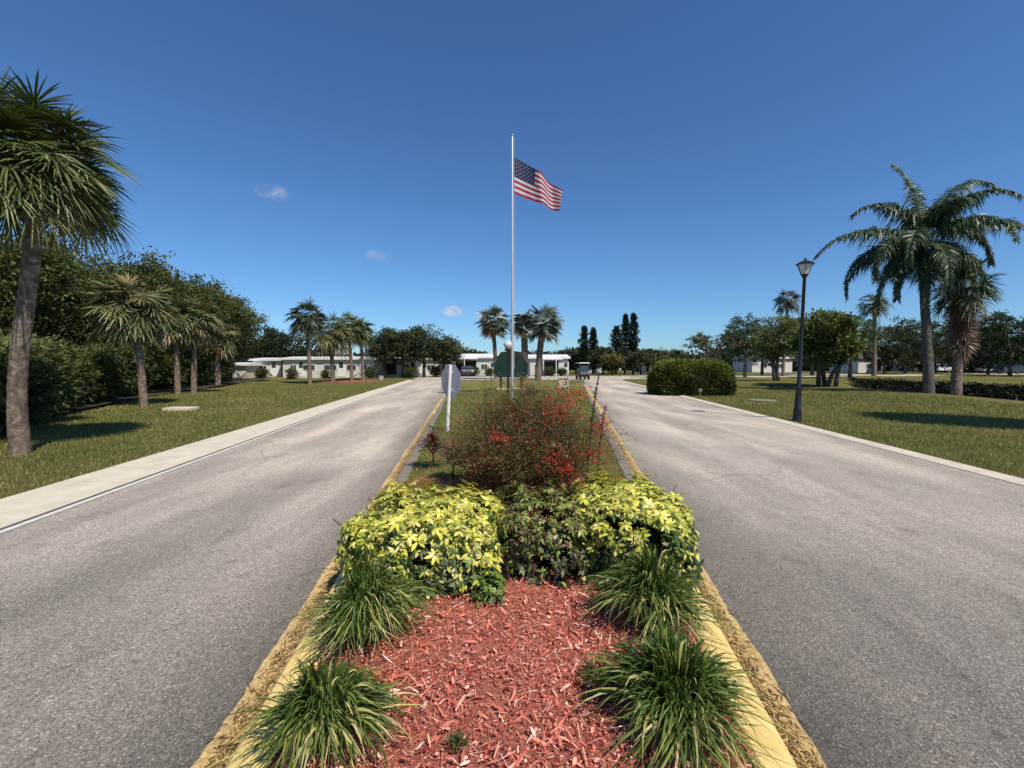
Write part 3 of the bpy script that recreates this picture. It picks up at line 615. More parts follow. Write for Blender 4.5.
# firecracker bush
def firecracker():
    rng = np.random.default_rng(50); cx, cy = 0.16, 5.15; t = thing('firecracker_bush', 'wispy brownish green bush with bright red tubular flowers behind the yellow shrubs', 'shrub', (cx, cy, 0.08))
    n = 5200; az = rng.random(n) * 2 * np.pi; k = rng.random(n) ** 0.65; h = 1.26 * (1.05 - 0.42 * k ** 1.5) * (0.55 + 0.55 * rng.random(n)); R = 0.74 * k * (0.85 + .25 * rng.random(n))
    S = 8; tt = np.linspace(0, 1, S)[None]
    b = np.clip(rng.normal(0, 0.16, (n, 2)), -.3, .3) * (1.6, 1)
    rr_ = R[:, None] * tt ** 1.3; zz = h[:, None] * (1.75 * tt - 0.75 * (1 + 0.25 * k[:, None]) * tt ** 2)
    P = np.stack([b[:, :1] + np.cos(az)[:, None] * rr_ * 1.12, b[:, 1:] + np.sin(az)[:, None] * rr_, zz], -1) + rng.normal(0, 0.012, (n, S, 3)) * tt[..., None]
    s = unit(rng.normal(size=(n, 3))); pal = np.array([(0.13, 0.14, 0.05), (0.18, 0.10, 0.055), (0.10, 0.14, 0.04), (0.23, 0.11, 0.07), (0.17, 0.15, 0.07)])
    ci = rng.choice(5, n); c = pal[ci] * (0.6 + 0.6 * rng.random((n, 1)))
    a = Acc(); strips(a, P, np.full((n, S), 0.0026) * (1.2 - tt * .7), s, c)
    a.build('stems', M['leaf'], t)
    # fine needles along stems
    m = 60000; si = rng.integers(n, size=m); ti = rng.integers(2, S, size=m); p = P[si, ti] + rng.normal(0, 0.022, (m, 3))
    a = Acc(); leaves(a, p, np.array([0, 0, .5]) + rng.normal(0, .8, (m, 3)), 0.034 * (0.5 + rng.random(m)), 0.0042, pal[rng.choice(5, m)] * (0.6 + .9 * rng.random((m, 1))), rng)
    a.build('foliage', M['leaf'], t)
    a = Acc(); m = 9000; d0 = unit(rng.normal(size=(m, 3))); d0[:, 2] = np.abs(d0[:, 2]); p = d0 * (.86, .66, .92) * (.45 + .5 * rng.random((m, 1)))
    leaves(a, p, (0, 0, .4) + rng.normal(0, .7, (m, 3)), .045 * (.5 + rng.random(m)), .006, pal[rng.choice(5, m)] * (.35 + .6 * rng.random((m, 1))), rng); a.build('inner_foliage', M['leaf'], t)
    # red flowers in clusters
    a = Acc(); cl = [(0.42, -0.25, 1.14, .22, 230), (0.30, -0.40, 1.02, .16, 130), (.55, -.2, 1.2, .13, 90), (-.1, -.3, 1.0, .3, 70), (.1, -.5, .6, .4, 45), (-.4, -.5, .65, .25, 60), (-0.28, -0.55, 0.78, .09, 90), (0.25, -0.7, 0.62, .12, 90), (0.36, -0.72, 0.50, .10, 70), (0.78, -0.3, 0.85, .13, 80), (0.62, -.55, .62, .16, 70), (0.1, -.5, .8, .2, 50), (-.6, -.4, .5, .2, 36), (.8, -.2, .55, .16, 60), (-.45, -.2, .95, .2, 36), (.82, -.1, .8, .08, 30), (0.42, -.75, .38, .1, 40)]
    for x, y, z, r, m in cl:
        p = np.array([x, y, z]) + rng.normal(0, 1, (m, 3)) * (r * .6, r * .5, r * .42)
        c = np.array([(0.55, 0.03, 0.025), (0.66, 0.06, 0.04), (0.40, 0.02, 0.03)])[rng.choice(3, m)]
        leaves(a, p, np.array([0, 0, -.6]) + rng.normal(0, .7, (m, 3)), 0.035, 0.006, c, rng)
    m = 380; si = rng.integers(n, size=m); p = P[si, rng.integers(4, S, size=m)] ; leaves(a, p, rng.normal(size=(m, 3)), 0.028, 0.005, np.tile([(0.45, 0.05, 0.035)], (m, 1)), rng)
    a.build('flowers', M['gloss'], t)
firecracker()

def spire(label, px, base_px, ytop, Yd, seed, cst, name='tall_flower_stalk', red=False):
    rng = np.random.default_rng(seed); x0 = xat(base_px, Yd); x1 = xat(px, Yd); h = hz(ytop, Yd)
    t = thing(name, label, 'plant', (x0, Yd, 0.08)); a = Acc(); pts = np.array([(0, 0, 0), ((x1 - x0) * .35, 0, h * .5), ((x1 - x0) * .7, 0, h * .8), (x1 - x0, 0.02, h - .08)])
    tube(a, pts, [0.009, 0.008, 0.007, 0.003], 6, c=cst); a.build('stem', M['leaf'], t)
    b = Acc(); n = 45 if red else 110; u = 0.35 + 0.6 * rng.random(n); p = np.stack([np.interp(u, [0, .35, .7, 1], pts[:, i]) for i in range(3)], 1)
    d = rng.normal(size=(n, 3)) + (0, 0, .8); d = unit(d)
    if red: leaves(b, p, d, 0.04, 0.007, np.tile([(0.38, 0.04, 0.05)], (n, 1)) * (0.6 + .7 * rng.random((n, 1))), rng)
    else: leaves(b, p, d, 0.05 * (1.3 - u), 0.008, np.tile([(0.05, 0.065, 0.03)], (n, 1)) * (0.6 + .9 * rng.random((n, 1))), rng)
    b.build('leaves', M['leaf'], t); return t
spire('tall thin green flower stalk leaning over the right kerb', 600, 586, 372, 4.9, 60, (0.07, 0.08, 0.04))
spire('short stalk with dark red leaves beside the tall stalk at the right kerb', 606, 597, 405, 4.9, 61, (0.2, 0.05, 0.05), red=True)

def cordyline(label, px, py, h, n, seed):
    rng = np.random.default_rng(seed); x, y = gp(px, py); t = thing('cordyline', label, 'plant', (x, y, 0.08))
    a = Acc(); tube(a, [(0, 0, -.03), (0.01, 0, h * .35), (-0.01, 0, h * .62)], [0.014, 0.011, 0.008], 6); a.build('stem', M['twig'], t)
    b = Acc(); az = rng.random(n) * 2 * np.pi; el = rng.random(n) ** .8 * 1.3; z0 = h * (.35 + .28 * rng.random(n)); ln = h * .62 * (.7 + .4 * rng.random(n)); tt = np.linspace(0, 1, 5)[None]
    d = np.stack([np.cos(az) * np.sin(el), np.sin(az) * np.sin(el), np.cos(el)], 1)
    P = np.stack([0 * z0, 0 * z0, z0], 1)[:, None] + d[:, None] * (ln[:, None] * tt)[..., None] - np.array([0, 0, 1.0]) * (ln[:, None] * .35 * tt ** 2)[..., None]
    s = np.stack([-np.sin(az), np.cos(az), 0 * az], 1); pal = np.array([(0.15, 0.04, 0.05), (0.08, 0.025, 0.03), (0.24, 0.08, 0.08), (0.08, 0.05, 0.03)])
    strips(b, P, (0.024 * np.array([.4, .9, 1, .7, .1]))[None] * np.ones((n, 1)), s, pal[rng.choice(4, n)] * (.7 + .6 * rng.random((n, 1)))); b.build('leaves', M['gloss'], t)
cordyline('dark red spiky leaved plant at the left kerb, beside the sign post', 433, 474, .60, 90, 71)
cordyline('smaller dark purple leaved plant between the sign post plant and the red flowering bush', 453, 488, .55, 80, 72)

# ------------------------------------------------------------------ palms
def trunk_mesh(a, pts, rs, n=18, rough=0.03, seed=0, rings=60):
    rng = np.random.default_rng(seed); pts = np.array(pts, float); k = len(pts); u = np.linspace(0, 1, k); U = np.linspace(0, 1, rings)
    P = np.stack([np.interp(U, u, pts[:, i]) for i in range(3)], 1)
    if k > 2:
        for i in range(3): P[:, i] = np.polyval(np.polyfit(u, pts[:, i], min(3, k - 1)), U)
    R = np.interp(U, u, rs); th = np.arange(n) / n * 2 * np.pi
    ring = 1 + rough * np.sin(np.arange(rings) * 2.3)[:, None] + rng.normal(0, rough, (rings, n)) * 0.6
    V = np.stack([P[:, None, 0] + R[:, None] * ring * np.cos(th), P[:, None, 1] + R[:, None] * ring * np.sin(th), np.repeat(P[:, 2:3], n, 1)], -1).reshape(-1, 3)
    q = [(i * n + j, i * n + (j + 1) % n, (i + 1) * n + (j + 1) % n, (i + 1) * n + j) for i in range(rings - 1) for j in range(n)]
    a.add(V, q=q); return a
def fan_frond(a, o, d, pet, bl, rng, col, nleaf=30, S=5, spread=2.45, droop=0.5, wid=0.028, pcol=(0.14, 0.17, 0.06)):
    d = unit(np.array(d, float)); up = np.array([0, 0, 1.0]); s = np.cross(d, up); s = unit(s) if np.linalg.norm(s) > 0.05 else np.array([1.0, 0, 0]); nn = np.cross(s, d)
    if nn[2] < 0: nn = -nn
    sag = 0.18 * pet
    hast = o + d * pet - up * sag; d2 = unit(d - up * (0.25 + .75 * rng.random()))
    pts = np.array([o, o + d * pet * .5 - up * sag * .25, hast]); tube(a, pts, [0.022, 0.016, 0.012], 5, False, c=np.array(pcol))
    roll = rng.normal(0, .35); s2 = s * math.cos(roll) + nn * math.sin(roll); n2 = np.cross(s2, d2); n2 = n2 if n2[2] > 0 else -n2
    al = np.linspace(-spread, spread, nleaf) + rng.normal(0, .03, nleaf); ln = bl * (0.86 + 0.14 * np.cos(al * 0.6)) * (0.9 + .2 * rng.random(nleaf))
    cost = np.maximum(0, np.cos(al)) * bl * 0.12
    dirs = (np.cos(al) * .9)[:, None] * d2 + np.sin(al)[:, None] * s2 + n2 * (0.28 * np.abs(np.sin(al)))[:, None]; dirs = unit(dirs)
    tt = np.linspace(0, 1, S)[None]
    P = hast + (cost[:, None] * d2)[:, None] + dirs[:, None] * (ln[:, None] * tt)[..., None] - up * (droop * ln[:, None] * tt ** 2.2 * (0.7 + .6 * rng.random((nleaf, 1))))[..., None]
    P = P + (rng.normal(0, .03, (nleaf, 1, 3)) * tt[..., None])
    side = unit(np.cross(dirs, n2) + 0.5 * n2 * np.where(np.arange(nleaf) % 2, 1, -1)[:, None])
    W = wid * np.array([.45, 1.0, .9, .6, .06])[None] if S == 5 else wid * np.array([.6, 1, .05])[None]
    c = np.array(col) * (0.7 + .6 * rng.random((nleaf, 1))) * (1 - .0 * tt.T[0])
    strips(a, P, np.repeat(W, nleaf, 0), side, np.repeat(c[:, None], S, 1) * (0.8 + 0.35 * tt[..., None])); return a
def sabal(label, x, y, trunk_pts, r0, r1, cr, nf, seed, parts=False, group=None, zb=None, nleaf=28, S=5, dead=0.10, elmin=-62, name='cabbage_palm', pal=None, squash=1.0, skirt=0, wid=0.03, stiff=1.0):
    rng = np.random.default_rng(seed); zb = gz(x, y) if zb is None else zb; t = thing(name, label, 'tree', (x, y, zb), group=group)
    a = Acc(); rs = np.linspace(r0, r1, len(trunk_pts)); rs[0] = r0 * 1.12; tp = [tuple(p) for p in trunk_pts]; tp[0] = (tp[0][0], tp[0][1], -0.15)
    trunk_mesh(a, tp, rs, seed=seed, rings=70 if parts else 30, n=18 if parts else 10); a.build('trunk', M['palm_bark'], t, smooth=True)
    top = np.array(trunk_pts[-1]); pet = cr * 0.54; bl = cr * 0.44
    pal = pal or [(0.07, 0.10, 0.03), (0.11, 0.145, 0.05), (0.17, 0.20, 0.09), (0.05, 0.07, 0.025)]
    acc = Acc()
    for k in range(nf):
        u = (k + .5) / nf; el = math.asin(.985 - (.985 - math.sin(rad(elmin))) * u ** .9) + rng.normal(0, .1); az = k * 2.39996 + rng.normal(0, .2)
        d = np.array([math.cos(az) * math.cos(el), math.sin(az) * math.cos(el), math.sin(el) * squash])
        isd = u > 1 - dead; col = (0.22, 0.16, 0.09) if isd else pal[rng.integers(len(pal))]
        f = Acc() if parts else acc
        o = top + np.array([0, 0, 0.14 * cr * (1 - u) - 0.05 * cr]) + 0.06 * d
        fan_frond(f, o, d, pet * (0.62 + .5 * rng.random()) * (1 + .22 * max(0, math.sin(el)) ** .7), bl * (0.85 + .3 * rng.random()), rng, col, nleaf, S, droop=(0.18 + .32 * u) * stiff, wid=wid)
        if parts: f.build('frond', M['frond'], t)
    for k in range(skirt):
        az = rng.random() * 6.28; d = np.array([math.cos(az) * .35, math.sin(az) * .35, -1]); zt = -rng.random() * cr * 1.1
        fan_frond(acc, top + np.array([0, 0, zt * 1.6]), d, pet * .4, bl, rng, (0.20, 0.13, 0.085), nleaf, S, droop=.2, wid=0.03)
    # boots
    b = Acc()
    for k in range(40 if parts else 14):
        az = k * 2.4; zz = top[2] - 0.05 - 0.5 * rng.random() * cr * .5; rr_ = r1 * 1.05; p = np.array([top[0] + math.cos(az) * rr_, top[1] + math.sin(az) * rr_, zz]); e = p + np.array([math.cos(az) * .10, math.sin(az) * .10, .20])
        tube(b, [p, e], [0.05 * cr / 1.8, 0.02], 5)
    b.build('leaf_bases', M['palm_bark'], t)
    if not parts or skirt: acc.build('crown', M['frond'], t)
    return t

# near left palm
x, y = gp(22, 453); tx = xat(41, y) - x; th_ = hz(166, y)
near_palm = sabal('tall cabbage palm with a rough leaning trunk at the left edge of the photo', x, y, [(0, 0, 0), (0.0, 0, 1.2), (0.10, 0, 2.4), (tx * .9, 0, 3.6), (tx, 0, th_)], 0.135, 0.115, 1.44, 104, 101, parts=True, nleaf=36, dead=0.03, elmin=-34, wid=.018, pal=[(0.09, 0.12, 0.035), (0.14, 0.17, 0.06), (0.22, 0.24, 0.12), (0.06, 0.08, 0.025)])
# its neighbour right of the frame, whose shadow falls on the right lawn
dup(near_palm, (15.9, 8.6, gz(15.9, 8.6)), 2.0, 1.35, label='cabbage palm just beyond the right edge, throwing its shadow on the right lawn')

PG = 'cabbage palms in front of the left wood'
def palm_px(label, bx, by, tpx, cy_, cr, nf, seed, group=None, r0=0.2, r1=0.15, **kw):
    x, y = gp(bx, by); h = hz(cy_, y); dx = xat(tpx, y) - x
    kw.setdefault('wid', .024 + .00045 * y); kw.setdefault('elmin', -48)
    return sabal(label, x, y, [(0, 0, 0), (dx * .2, 0, h * .35), (dx * .6, 0, h * .7), (dx, 0, h)], r0, r1, cr, int(nf * 1.3), seed, group=group, **kw)
OLV = [(0.12, 0.14, 0.05), (0.18, 0.19, 0.085), (0.085, 0.105, 0.04), (0.22, 0.18, 0.08)]
palm_px('full crowned cabbage palm with drooping tan fronds, nearest in front of the left wood', 144, 406, 134, 308, 1.42, 52, 102, PG, r0=.135, r1=.115, pal=OLV, dead=.08, nleaf=26)
palm_px('cabbage palm behind the full crowned one, left of the slim pair', 178, 395, 176, 322, 1.35, 40, 103, PG, r0=.14, r1=.12, pal=OLV, dead=.09, nleaf=22)
palm_px('cabbage palm on the right of the slim pair in front of the left wood', 194, 394, 197, 320, 1.4, 40, 104, PG, r0=.14, r1=.12, pal=OLV, dead=.09, nleaf=22)
palm_px('half hidden cabbage palm at the far end of the left wood', 218, 386, 218, 335, 1.7, 34, 105, PG, pal=OLV, dead=.2, nleaf=18)
PG2 = 'cabbage palms on the left lawn by the white house'
palm_px('slender dark cabbage palm standing apart on the left lawn', 310, 384, 308, 318, 1.75, 40, 106, PG2, r0=.17, r1=.13, nleaf=18, pal=[(0.035, 0.055, 0.025), (0.06, 0.085, 0.04), (0.09, 0.105, 0.05)])
palm_px('cabbage palm with a low bushy crown in the middle of the lawn group', 333, 382, 331, 334, 2.2, 44, 107, PG2, r0=.2, r1=.16, nleaf=18, pal=OLV)
palm_px('cabbage palm right of the bushy one in the lawn group', 352, 381, 349, 327, 1.8, 36, 108, PG2, r0=.17, r1=.13, nleaf=18)
palm_px('rightmost cabbage palm of the lawn group in front of the white house', 363, 380, 361, 331, 1.75, 36, 109, PG2, r0=.17, r1=.13, nleaf=18)

# silver palms beyond the median
SIL = [(0.09, 0.11, 0.08), (0.24, 0.27, 0.22), (0.42, 0.45, 0.40), (0.05, 0.065, 0.045)]
palm_px('silvery fan palm left of the flagpole', 496, 379.5, 493, 322, 1.95, 34, 110, 'silvery fan palms behind the flagpole', r0=.2, r1=.22, nleaf=18, stiff=.25, wid=.075, pal=SIL, name='silver_palm')
palm_px('silvery fan palm directly right of the flagpole', 525, 380, 524, 325, 1.7, 34, 111, 'silvery fan palms behind the flagpole', r0=.34, r1=.34, nleaf=18, stiff=.25, wid=.075, pal=SIL, name='silver_palm')
palm_px('tallest silvery fan palm with a thick trunk, right of the flag', 538, 380, 543, 324, 2.25, 40, 112, 'silvery fan palms behind the flagpole', r0=.30, r1=.34, nleaf=18, stiff=.25, wid=.075, pal=SIL, name='silver_palm')

# dark fan palms on the right
palm_px('fan palm rising above the trees behind the street lamp', 783, 376, 786, 301, 2.0, 32, 113, None, r0=.2, r1=.15, nleaf=14, name='fan_palm', pal=[(0.05, 0.07, 0.035), (0.08, 0.085, 0.05), (0.10, 0.08, 0.06)])
palm_px('fan palm standing left of the big feathery palm, far across the canal', 874, 376, 872, 305, 2.2, 34, 114, None, r0=.28, r1=.2, nleaf=14, name='fan_palm', pal=[(0.05, 0.07, 0.035), (0.09, 0.11, 0.05), (0.13, 0.13, 0.07)])
xb, yb = xat(957, 25.0), 25.0
sabal('shaggy palm with brown dead fronds hanging down its trunk, right of the big feathery palm', xb, yb, [(0, 0, 0), (0, 0, 2), (.05, 0, 4.0), (.12, 0, hz(280, 25))], .24, .2, 1.75, 44, 115, nleaf=22, skirt=46, wid=.03, dead=.25, name='shaggy_palm', zb=gz(xb, yb), elmin=-70)

# queen palm
def pinnate(a, o, az, el, ln, droop, rng, col, nl=96, ll=1.3, wid=0.034):
    S = 16; pts = [np.array(o, float)]; e = el
    for k in range(S - 1):
        u = k / (S - 1); d = np.array([math.cos(az) * math.cos(e), math.sin(az) * math.cos(e), math.sin(e)]); pts.append(pts[-1] + d * ln / (S - 1)); e -= droop / (S - 1) * (0.45 + 1.15 * u)
    pts = np.array(pts); tube(a, pts, np.linspace(0.035, 0.006, S), 5, False, c=np.array((0.14, 0.15, 0.07)))
    u = np.linspace(0.16, 1, nl); B = np.stack([np.interp(u, np.linspace(0, 1, S), pts[:, i]) for i in range(3)], 1)
    T = unit(np.gradient(B, axis=0)); hs = unit(np.cross(T, [0, 0, 1.0])); upv = np.cross(hs, T)
    for sg in (-1, 1):
        for lay in (0, 1):
            l = ll * np.sin(np.clip(0.25 + u * 0.95, 0, 1) * math.pi * .93 + .1).clip(.25, 1) * (0.75 + .4 * rng.random(nl))
            d = unit(hs * sg * (0.75 + .2 * rng.random((nl, 1))) + T * 0.5 + upv * ((0.35 if lay == 0 else -0.1) + rng.normal(0, .2, (nl, 1))))
            tt = np.linspace(0, 1, 4)[None]
            P = B[:, None] + d[:, None] * (l[:, None] * tt * (1 - .3 * tt))[..., None] - np.array([0, 0, 1.0]) * (l[:, None] * (0.2 + 0.75 * rng.random((nl, 1))) * tt ** 1.8)[..., None]
            c = np.array(col) * (0.55 + .9 * rng.random((nl, 1)))
            strips(a, P, np.repeat(wid * np.array([[.6, 1, .7, .08]]), nl, 0), unit(T + rng.normal(0, .35, T.shape)), c)
    return a
def queen(label, x, y, h, dx, fr, seed, L0=4.2, scale=1.0):
    rng = np.random.default_rng(seed); t = thing('queen_palm', label, 'tree', (x, y, gz(x, y)))
    a = Acc(); trunk_mesh(a, [(0, 0, -.2), (dx * .3, 0, h * .33), (dx * .7, 0, h * .66), (dx, 0, h)], [.27, .22, .20, .19], seed=seed, rings=60); a.build('trunk', M['grey_bark'], t, smooth=True)
    for az, el, ln, dr, br in fr:
        f = Acc(); pinnate(f, (dx, 0, h + .1), rad(az), rad(el), ln * 1.1 * scale, dr, rng, tuple(c * br for c in (0.065, 0.10, 0.045))); f.build('frond', M['frond'], t)
    s = Acc(); lathe(s, [(.23, h - .7), (.25, h - .3), (.2, h + .1), (.1, h + .7), (.02, h + 1.1)], 12, (dx, 0)); s.build('crownshaft', M['green_shaft'] if 'green_shaft' in M else M['twig'], t, smooth=True)
    d = Acc()
    for k in range(5):
        az = rng.random() * 6.28; pinnate(d, (dx, 0, h - .3), az, rad(-55), 3.2, .75, rng, (0.20, 0.14, 0.09), 36, .5, .015)
    d.build('dead_frond_skirt', M['dry'], t)
    return t
x, y = gp(929, 393)
fr = [(175, 22, 5.6, 1.5, 1.0), (200, 8, 4.8, 2.0, .8), (150, -5, 4.6, 1.8, .8), (165, 72, 4.2, 2.3, 1.0), (110, 86, 4.6, .7, 1.1), (12, 68, 6.6, 1.9, 1.0), (40, 55, 5.2, 1.7, .9), (-12, 25, 5.9, 1.5, 1.0), (10, -5, 5.2, 1.8, .9), (-70, 30, 4.3, 2.2, 1.0),
      (-40, -20, 4.0, 1.6, .8), (-110, -15, 4.3, 1.7, .8), (-140, 15, 4.2, 2.2, .9), (70, 25, 4.6, 2.0, .8), (120, 12, 4.6, 2.1, .8), (-95, 62, 3.6, 2.3, 1.1), (-160, -35, 3.8, 1.2, .8), (-15, -40, 3.8, 1.1, .8), (60, 68, 4.2, 1.9, 1.0), (-55, 65, 4.2, 2.2, 1.1), (190, -30, 4.4, 1.1, .9), (-30, -50, 4.2, .8, .8), (-125, -45, 4.2, .9, .8), (5, 30, 5.0, 2.3, .9)]
M['green_shaft'] = mat_plain('green_crownshaft', (0.09, 0.12, 0.06), 0.6)
queen('big feathery palm with long arching fronds beside the canal on the right', x, y, hz(241, y), xat(917, y) - x, fr, 120)

# ------------------------------------------------------------------ broadleaf trees
def blob_mesh(ells, nclump, per, cr, ll, cd, cl, seed, lw=0.35, flat=.65):
    rng = np.random.default_rng(seed); a = Acc(); E = np.array(ells, float); vol = E[:, 3] * E[:, 4] * E[:, 5]; pi = rng.choice(len(E), nclump, p=vol ** .75 / (vol ** .75).sum())
    d = unit(rng.normal(size=(nclump, 3))); r = (0.45 + 0.55 * rng.random(nclump) ** .5) * (0.9 + .2 * rng.random(nclump)); c0 = E[pi, :3] + d * E[pi, 3:] * r[:, None]
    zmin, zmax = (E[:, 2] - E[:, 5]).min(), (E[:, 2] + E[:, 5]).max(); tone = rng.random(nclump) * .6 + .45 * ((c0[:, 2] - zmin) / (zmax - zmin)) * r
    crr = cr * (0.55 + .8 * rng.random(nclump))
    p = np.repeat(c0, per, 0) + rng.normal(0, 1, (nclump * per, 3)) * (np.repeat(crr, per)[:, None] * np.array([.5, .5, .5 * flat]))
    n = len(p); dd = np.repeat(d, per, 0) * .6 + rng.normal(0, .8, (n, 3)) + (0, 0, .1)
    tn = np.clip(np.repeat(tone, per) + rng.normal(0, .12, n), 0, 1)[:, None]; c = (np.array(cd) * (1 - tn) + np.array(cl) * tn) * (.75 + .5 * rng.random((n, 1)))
    leaves(a, p, dd, ll * (.6 + .8 * rng.random(n)), ll * lw, c, rng, fold=.3); return a
def limbs(h0, ells, r, seed, nl=6, lean=(0, 0), multi=1):
    rng = np.random.default_rng(seed + 7); a = Acc()
    for m in range(multi):
        bx, by = (rng.normal(0, .25, 2) if multi > 1 else (0, 0)); tx, ty = lean[0] + (rng.normal(0, .5) if multi > 1 else 0), lean[1] + (rng.normal(0, .3) if multi > 1 else 0)
        tube(a, [(bx, by, -.2), (bx + tx * .3, by + ty * .3, h0 * .5), (bx + tx, by + ty, h0)], [r * 1.25, r, r * .85], 9)
        for k in range(nl):
            e = ells[rng.integers(len(ells))]; d = unit(rng.normal(size=3)); d[2] = abs(d[2]) * .7; q = np.array(e[:3]) + d * np.array(e[3:]) * .75; s = np.array([bx + tx, by + ty, h0 * (.8 + .2 * rng.random())]); mid = s * .5 + q * .5 + rng.normal(0, .12, 3) + (0, 0, .15)
            tube(a, [s, mid, q], [r * .6, r * .38, r * .1], 6, False)
    return a
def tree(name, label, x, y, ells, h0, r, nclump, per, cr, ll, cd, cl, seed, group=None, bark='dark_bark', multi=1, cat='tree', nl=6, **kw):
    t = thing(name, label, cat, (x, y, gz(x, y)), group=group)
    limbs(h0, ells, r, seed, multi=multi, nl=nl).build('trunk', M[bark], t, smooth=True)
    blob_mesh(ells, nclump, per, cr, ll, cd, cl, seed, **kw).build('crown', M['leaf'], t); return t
DK, LT = (0.018, 0.032, 0.012), (0.085, 0.125, 0.035)
def ell_rand(rng, r, hbot, htop, n=7):
    E = [(0, 0, (hbot + htop) / 2, r * .8, r * .8, (htop - hbot) * .48)]
    for k in range(n):
        az = rng.random() * 6.28; rr_ = r * .6; z = hbot + (htop - hbot) * (.2 + .65 * rng.random()); s = r * (.28 + .25 * rng.random()); E.append((math.cos(az) * rr_, math.sin(az) * rr_, z, s, s, s * .75))
    return E
WG = 'dense trees of the left wood'; WL = 'dense dark green tree in the wood behind the left roadside palms'
rng = np.random.default_rng(200); wood = []
for k in range(4):
    E = ell_rand(rng, 2.9, 1.2, 6.6, 8); wood.append(tree('wood_tree', WL, -16 - k, 12 + 5 * k, E, 2.2, .16, 420, 46, .5, .14, (0.016, 0.026, 0.008), (0.135, 0.155, 0.045), 210 + k, WG, nl=8))
spots = [(-18.3, 12.0, .92), (-19.6, 17.0, .92), (-21.0, 21.5, 1.02), (-22.3, 26.0, 1.06), (-23.8, 30.5, 1.12), (-25.6, 35.5, 1.18), (-27.0, 40.5, 1.2), (-28.6, 45.5, 1.16), (-20.5, 9.0, .95), (-23.2, 14.5, 1.03), (-24.8, 20.0, 1.1), (-26.6, 25.5, 1.15), (-28.5, 32, 1.2), (-30.8, 39, 1.25), (-33.0, 47, 1.2), (-26, 9, 1.05)]
for k, (sx_, sy_, s) in enumerate(spots):
    if k < 4: o = wood[k]; o.location = (sx_, sy_, gz(sx_, sy_)); s *= 1.03; o.scale = (s, s, s * (1.04 + .06 * (k % 2)))
    else: dup(wood[k % 4], (sx_, sy_, gz(sx_, sy_)), k * 1.3, s * (1.05 + .05 * math.sin(k * 2.1)))
# understorey shrubs at wood edge
def shrub(name, label, x, y, rx, ry, h, ncl, per, ll, cd, cl, seed, group=None, cr=.3, cat='shrub', lw=.3):
    E = [(0, 0, h * .5, rx * .9, ry * .9, h * .5)] + [(rx * .5 * math.cos(a), ry * .5 * math.sin(a), h * .55, rx * .45, ry * .45, h * .42) for a in (0.4, 1.7, 2.9, 4.2, 5.4)]
    t = thing(name, label, cat, (x, y, gz(x, y)), group=group)
    limbs(h * .3, E, .05, seed, multi=3, nl=4).build('stems', M['dark_bark'], t); blob_mesh(E, ncl, per, cr, ll, cd, cl, seed, lw=lw).build('foliage', M['leaf'], t); return t
UG = 'tall shrubs along the edge of the left wood'
sh = shrub('wood_edge_shrub', 'leafy shrub filling the edge of the left wood', -12.2, 10.4, 1.3, 1.0, 2.2, 420, 26, .20, (0.02, 0.035, 0.012), (0.13, 0.15, 0.045), 230, UG, lw=.16)
for k, (a_, b_, s) in enumerate([(-13.6, 12.2, 1.05), (-15.2, 14.0, 1.1), (-16.6, 16.0, 1.0), (-17.2, 18.2, 1.0), (-18.6, 20.5, 1.1), (-19.9, 23.0, 1.15), (-21.4, 27.5, 1.2), (-23.2, 32.5, 1.2), (-11.6, 8.6, 1.05), (-25, 38, 1.2)]): dup(sh, (a_, b_, gz(a_, b_)), k * 1.9, s)
lit = Acc(); pts = [(-10.6, 7.5), (-12.3, 11), (-14.6, 15), (-16.6, 19.5), (-18.2, 24), (-20.2, 30), (-22.5, 37), (-25.5, 48)]
lit.add([(x_, y_, 0.09) for x_, y_ in pts] + [(x_ - 12, y_ + 2, 0.11) for x_, y_ in pts], q=[(k, 8 + k, 9 + k, k + 1) for k in range(7)]); struct('wood_floor', lit, M['soil'])

# cluster of dark trees left centre
CG = 'dark trees beyond the left road end'
for k, (px, ty, r_, by, lab) in enumerate([(385, 331, 2.2, 377, 'leftmost dark palm like tree of the cluster behind the left road end'), (403, 330, 2.4, 377, 'dark bushy tree second in the cluster behind the left road end'),
                                     (424, 323, 2.5, 377, 'tallest dark tree of the cluster behind the left road end'), (444, 336, 2.4, 377, 'rightmost dark tree of the cluster, nearest the stop sign back')]):
    Yd = 54 + k; h = hz(ty, Yd); x = xat(px, Yd); E = ell_rand(rng, r_, h * .3, h, 9)
    tree('dark_tree', lab, x, Yd, E, h * .45, .18, 130, 34, .6, .26, (0.012, 0.022, 0.010), (0.10, 0.12, 0.05), 240 + k, CG)
# tree tops behind the left house
E = ell_rand(rng, 5.5, 1.5, 8.0, 8); tree('round_tree', 'round dark tree rising behind the white house roof on the left', xat(286, 85), 85, E, 3, .3, 160, 36, 1.0, .4, (0.012, 0.02, 0.01), (0.05, 0.07, 0.03), 250)
E = ell_rand(rng, 5.0, 1.5, 6.0, 8); tree('round_tree', 'low dark tree between the left wood and the white house', xat(258, 80), 80, E, 2, .3, 130, 36, 1.0, .4, (0.012, 0.02, 0.01), (0.05, 0.07, 0.03), 251)

